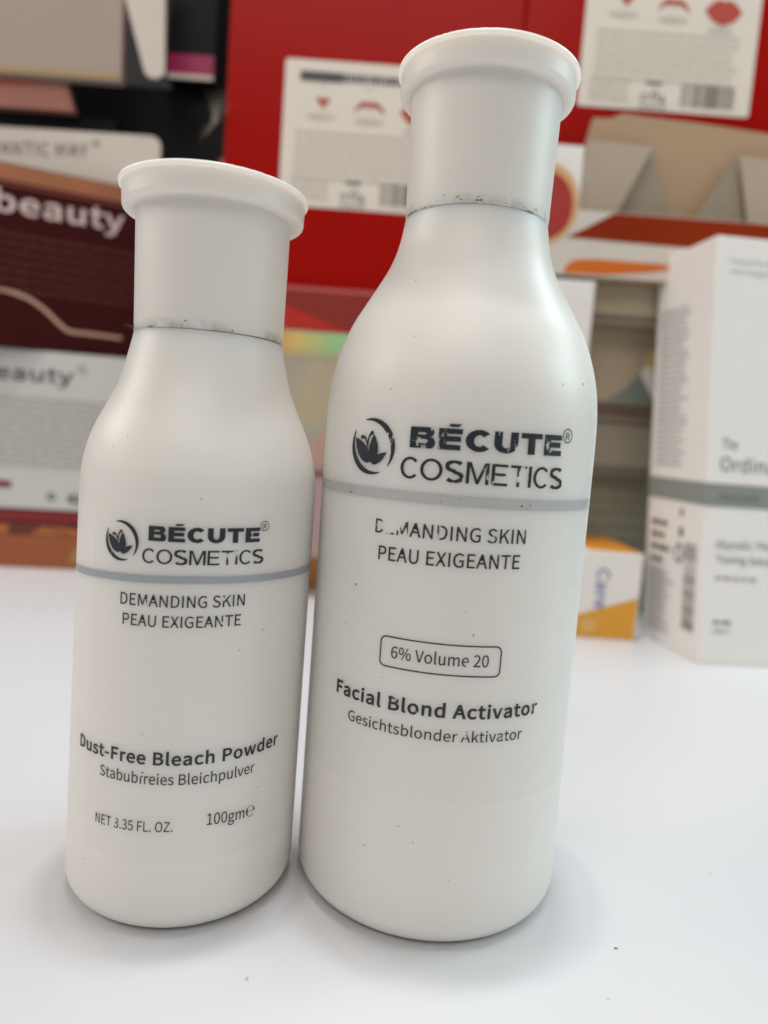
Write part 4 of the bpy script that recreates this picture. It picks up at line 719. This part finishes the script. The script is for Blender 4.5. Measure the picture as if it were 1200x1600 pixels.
flat('panel_word', line('beauty', off-33.5, 71.6, off+11.6, 71.6, 7.4, 8, 2), M_dark_text, GW, -.3)
flat('registered_mark', [disc(off+15.5, 79, 2.0), disc(off+15.5, 79, 1.5)], M_grey_text, GW, -.3)
flat('panel_print', fine_lines(4, 108, 63.5, 12, 3.0, 1.7, .1, 21, (3, 10), .8), M_pale_text, GW, -.3)
flat('panel_tag', [rect(20, 17.6, off-17, 21.2)], material('red tag ink', (.23, .03, .025), .4, .4), GW, -.3)
flat('panel_symbols', [disc(off+2.2, 14.3, 2.0), disc(off+2.2, 14.3, 1.0), disc(off+13.5, 13.8, 3.4, 2.4), disc(off+14, 14.2, 1.3)], M_dark_text, GW, -.3)

FY = math.atan2(.436, .9)
fx, fy = -172-.9*62, 357-.436*62
Fb = carton('beauty_display_box', fx, fy, 110.6, 111, 9, 84.8, M_maroon, 'maroon display box lettered beauty with a cream header card reading ROMANTIC MAY', FY)
so = 62.0
flat('golden_strip', [rect(.8, 76.6, 110, 84.2)], material('amber ink', (.34, .125, .055), .35, .45, .35, 28), Fb)
flat('thin_rule', [rect(.8, 74.6, 110, 75.2)], material('rose rule ink', (.34, .08, .07), .4, .4), Fb)
flat('beauty_word', line('beauty', so-24.2, 62.2, so+33.6, 62.6, 10.2, 9, 4), material('rose white print', (.60, .45, .42), .5, .3), Fb)
flat('box_print', fine_lines(4, 108, 53, 7, 4.2, 1.7, .08, 33, (3, 9), .9), material('dim red print', (.075, .014, .012), .5, .3), Fb)
def ribbon(pts, w):
    Lp, Rp = [], []
    for i, p in enumerate(pts):
        a, c = Vector(pts[max(0, i-1)]), Vector(pts[min(len(pts)-1, i+1)]); t = (c-a).normalized()
        Lp.append((p[0]-t.y*w/2, p[1]+t.x*w/2)); Rp.append((p[0]+t.y*w/2, p[1]-t.x*w/2))
    return Lp+Rp[::-1]
cur = [(so-60, 12.2), (so-45, 21), (so-33, 25.6), (so-21.4, 26.0), (so-14, 24.8), (so-7.6, 22.6), (so-1.5, 18.6), (so+4, 13.6), (so+8, 10.6), (so+11, 9.9), (so+20, 9.9), (so+34, 9.7)]
cur = smooth_profile(cur, 4)
flat('cream_curve', [ribbon(cur, 1.7)], material('cream line ink', (.52, .33, .24), .5, .35), Fb)
hc = card('header_card', rrect(0, 0, 110, 26.2, 5.2, 6, (0, 0, 1, 1)), 0, 1.2, M_cream, Fb)
hc.matrix_parent_inverse = Matrix.Identity(4)
hc.rotation_euler = (0, 0, -FY-.03)
_v = Matrix.Rotation(-FY, 3, 'Z') @ Vector((-236-fx, 378-fy, 0))
hc.location = (_v.x*MM, _v.y*MM, 84.9*MM)
hx = -236
flat('header_text', line('ROMANTIC MAY', -227-hx, 12.2, -163-hx, 14.0, 6.8, 3, 8) + [disc(-159-hx, 20.8, 1.5), disc(-159-hx, 20.8, .7)], material('brown grey print', (.17, .14, .125), .5, .3), hc, -.15)

T = carton('black_carton', -230, 384, 110.6, 78, 13, 120.6, M_black, 'black carton behind the cream header card at the left')
Dp = hexa('salmon_box', [(0, 0, 0), (64.8, 0, 0), (64.8, 5, 0), (0, 5, 0), (0, 0, 13.6), (60.5, 0, 13.6), (60.5, 5, 13.6), (0, 5, 13.6)], material('salmon card', (.40, .165, .125), .45, .4, .05), None, .3)
place(Dp, -236, 377, 231.4); tag(Dp, 'flat salmon pink box on the black carton, under the cream box', 'box')
flat('pink_wedge', [[(6, 13), (54, 13), (40, 11.4), (27, 9.2), (6, 4.5)]], material('coral ink', (.48, .12, .085), .45, .4), Dp)
Ab = carton('cream_box', -236, 372, 245.2, 90, 6, 62, material('cream box card', (.375, .30, .255), .5, .3, .05, 20), 'large cream box with ochre lower edge at the upper left')
flat('ochre_edge', [rect(1, .7, 89, 3.2)], material('ochre ink', (.40, .27, .12), .5, .3), Ab)
card('hanging_flap', [(91.5, 60), (110.6, 60), (112.4, 4), (109, 1.6), (105, 1.8), (102.5, 4), (92, 37)], -2.5, 1.0, M_cream, Ab)
K = carton('large_black_box', -262, 400, 0, 168, 68, 256, M_black, 'large matt black box standing at the back of the left stack')
Cb = carton('magenta_band_box', -129.5, 390, 256.2, 25, 40, 60, M_black, 'black box with magenta and white bands at its foot, above the shorter bottle')
flat('magenta_band', [rect(.6, 3.0, 24.4, 12.6)], material('magenta ink', (.30, .012, .075), .4, .4), Cb)
flat('white_band', [rect(.6, .5, 24.4, 2.8)], M_cream, Cb)

# lint in the cap joint of the shorter bottle, and a crumb on the table
bm = bmesh.new(); rnd = random.Random(12)
def strand(bm, p, d, ln, w, bend, n=6):
    prev = None
    for i in range(n+1):
        ww = w*(1-i/n*.75); q = [bm.verts.new(p+Vector((0, ww*math.cos(a), ww*math.sin(a)))) for a in (0, 2.1, 4.2)]
        if prev:
            for j in range(3): bm.faces.new((prev[j], prev[(j+1) % 3], q[(j+1) % 3], q[j]))
        prev = q; d = (d+bend).normalized(); p = p+d*ln/n
for k in range(16):
    p = Vector((-43.4+rnd.uniform(0, .8), 118.3+rnd.uniform(-.5, .6), 95.5+rnd.uniform(-.15, .25)))
    left = k % 2
    d = Vector((-1 if left else .75, -.35 if left else -.66, rnd.gauss(0, .16))).normalized()
    strand(bm, p, d, rnd.uniform(.9, 2.1), .055, Vector((rnd.gauss(0, .05), rnd.gauss(0, .05), rnd.gauss(-.02, .06))))
ln_ = from_bm('lint', bm, material('brown lint', (.13, .09, .06), .9, .1), None, True)
tag(ln_, 'wisp of brown lint caught under the cap of the shorter bottle', 'lint')
bm = bmesh.new(); bmesh.ops.create_icosphere(bm, subdivisions=2, radius=.2)
for v in bm.verts: v.co = Vector((v.co.x*1.5*rnd.uniform(.8, 1.2), v.co.y*.8*rnd.uniform(.8, 1.2), max(-.12, v.co.z*.5*rnd.uniform(.8, 1.2)))) + Vector((43.3, 108.4, .13))
cr_ = from_bm('crumb', bm, material('crumb', (.27, .25, .24), .9, .2), None, True)
tag(cr_, 'tiny dark crumb lying on the white table right of the taller bottle', 'crumb')

# pale bristles caught at the edge of the red box
bm = bmesh.new(); rnd = random.Random(4)
for k in range(30):
    p = Vector((-90.8+rnd.uniform(-.8, .8), 343+rnd.uniform(-1, 1), 218+rnd.uniform(-1.5, 1.5)))
    up = k % 3 != 0
    d = Vector((rnd.gauss(.12, .3), rnd.gauss(-.1, .15), 1.0)).normalized() if up else Vector((rnd.gauss(-.5, .2), rnd.gauss(0, .15), -.9)).normalized()
    bend = Vector((rnd.gauss(.05, .08) if up else -.03, 0, -.02)); n = 7; ln = rnd.uniform(7, 15 if up else 12); prev = None
    for i in range(n+1):
        w = .10*(1-i/n*.8); q = [bm.verts.new(p+Vector((w*math.cos(a), w*math.sin(a), 0))) for a in (0, 2.1, 4.2)]
        if prev:
            for j in range(3): bm.faces.new((prev[j], prev[(j+1) % 3], q[(j+1) % 3], q[j]))
        prev = q; d = (d+bend).normalized(); p = p+d*ln/n
tf = from_bm('bristle_tuft', bm, material('straw bristle', (.42, .36, .26), .5, .4), None, True)
tag(tf, 'small tuft of pale bristles at the left edge of the red box', 'tuft')
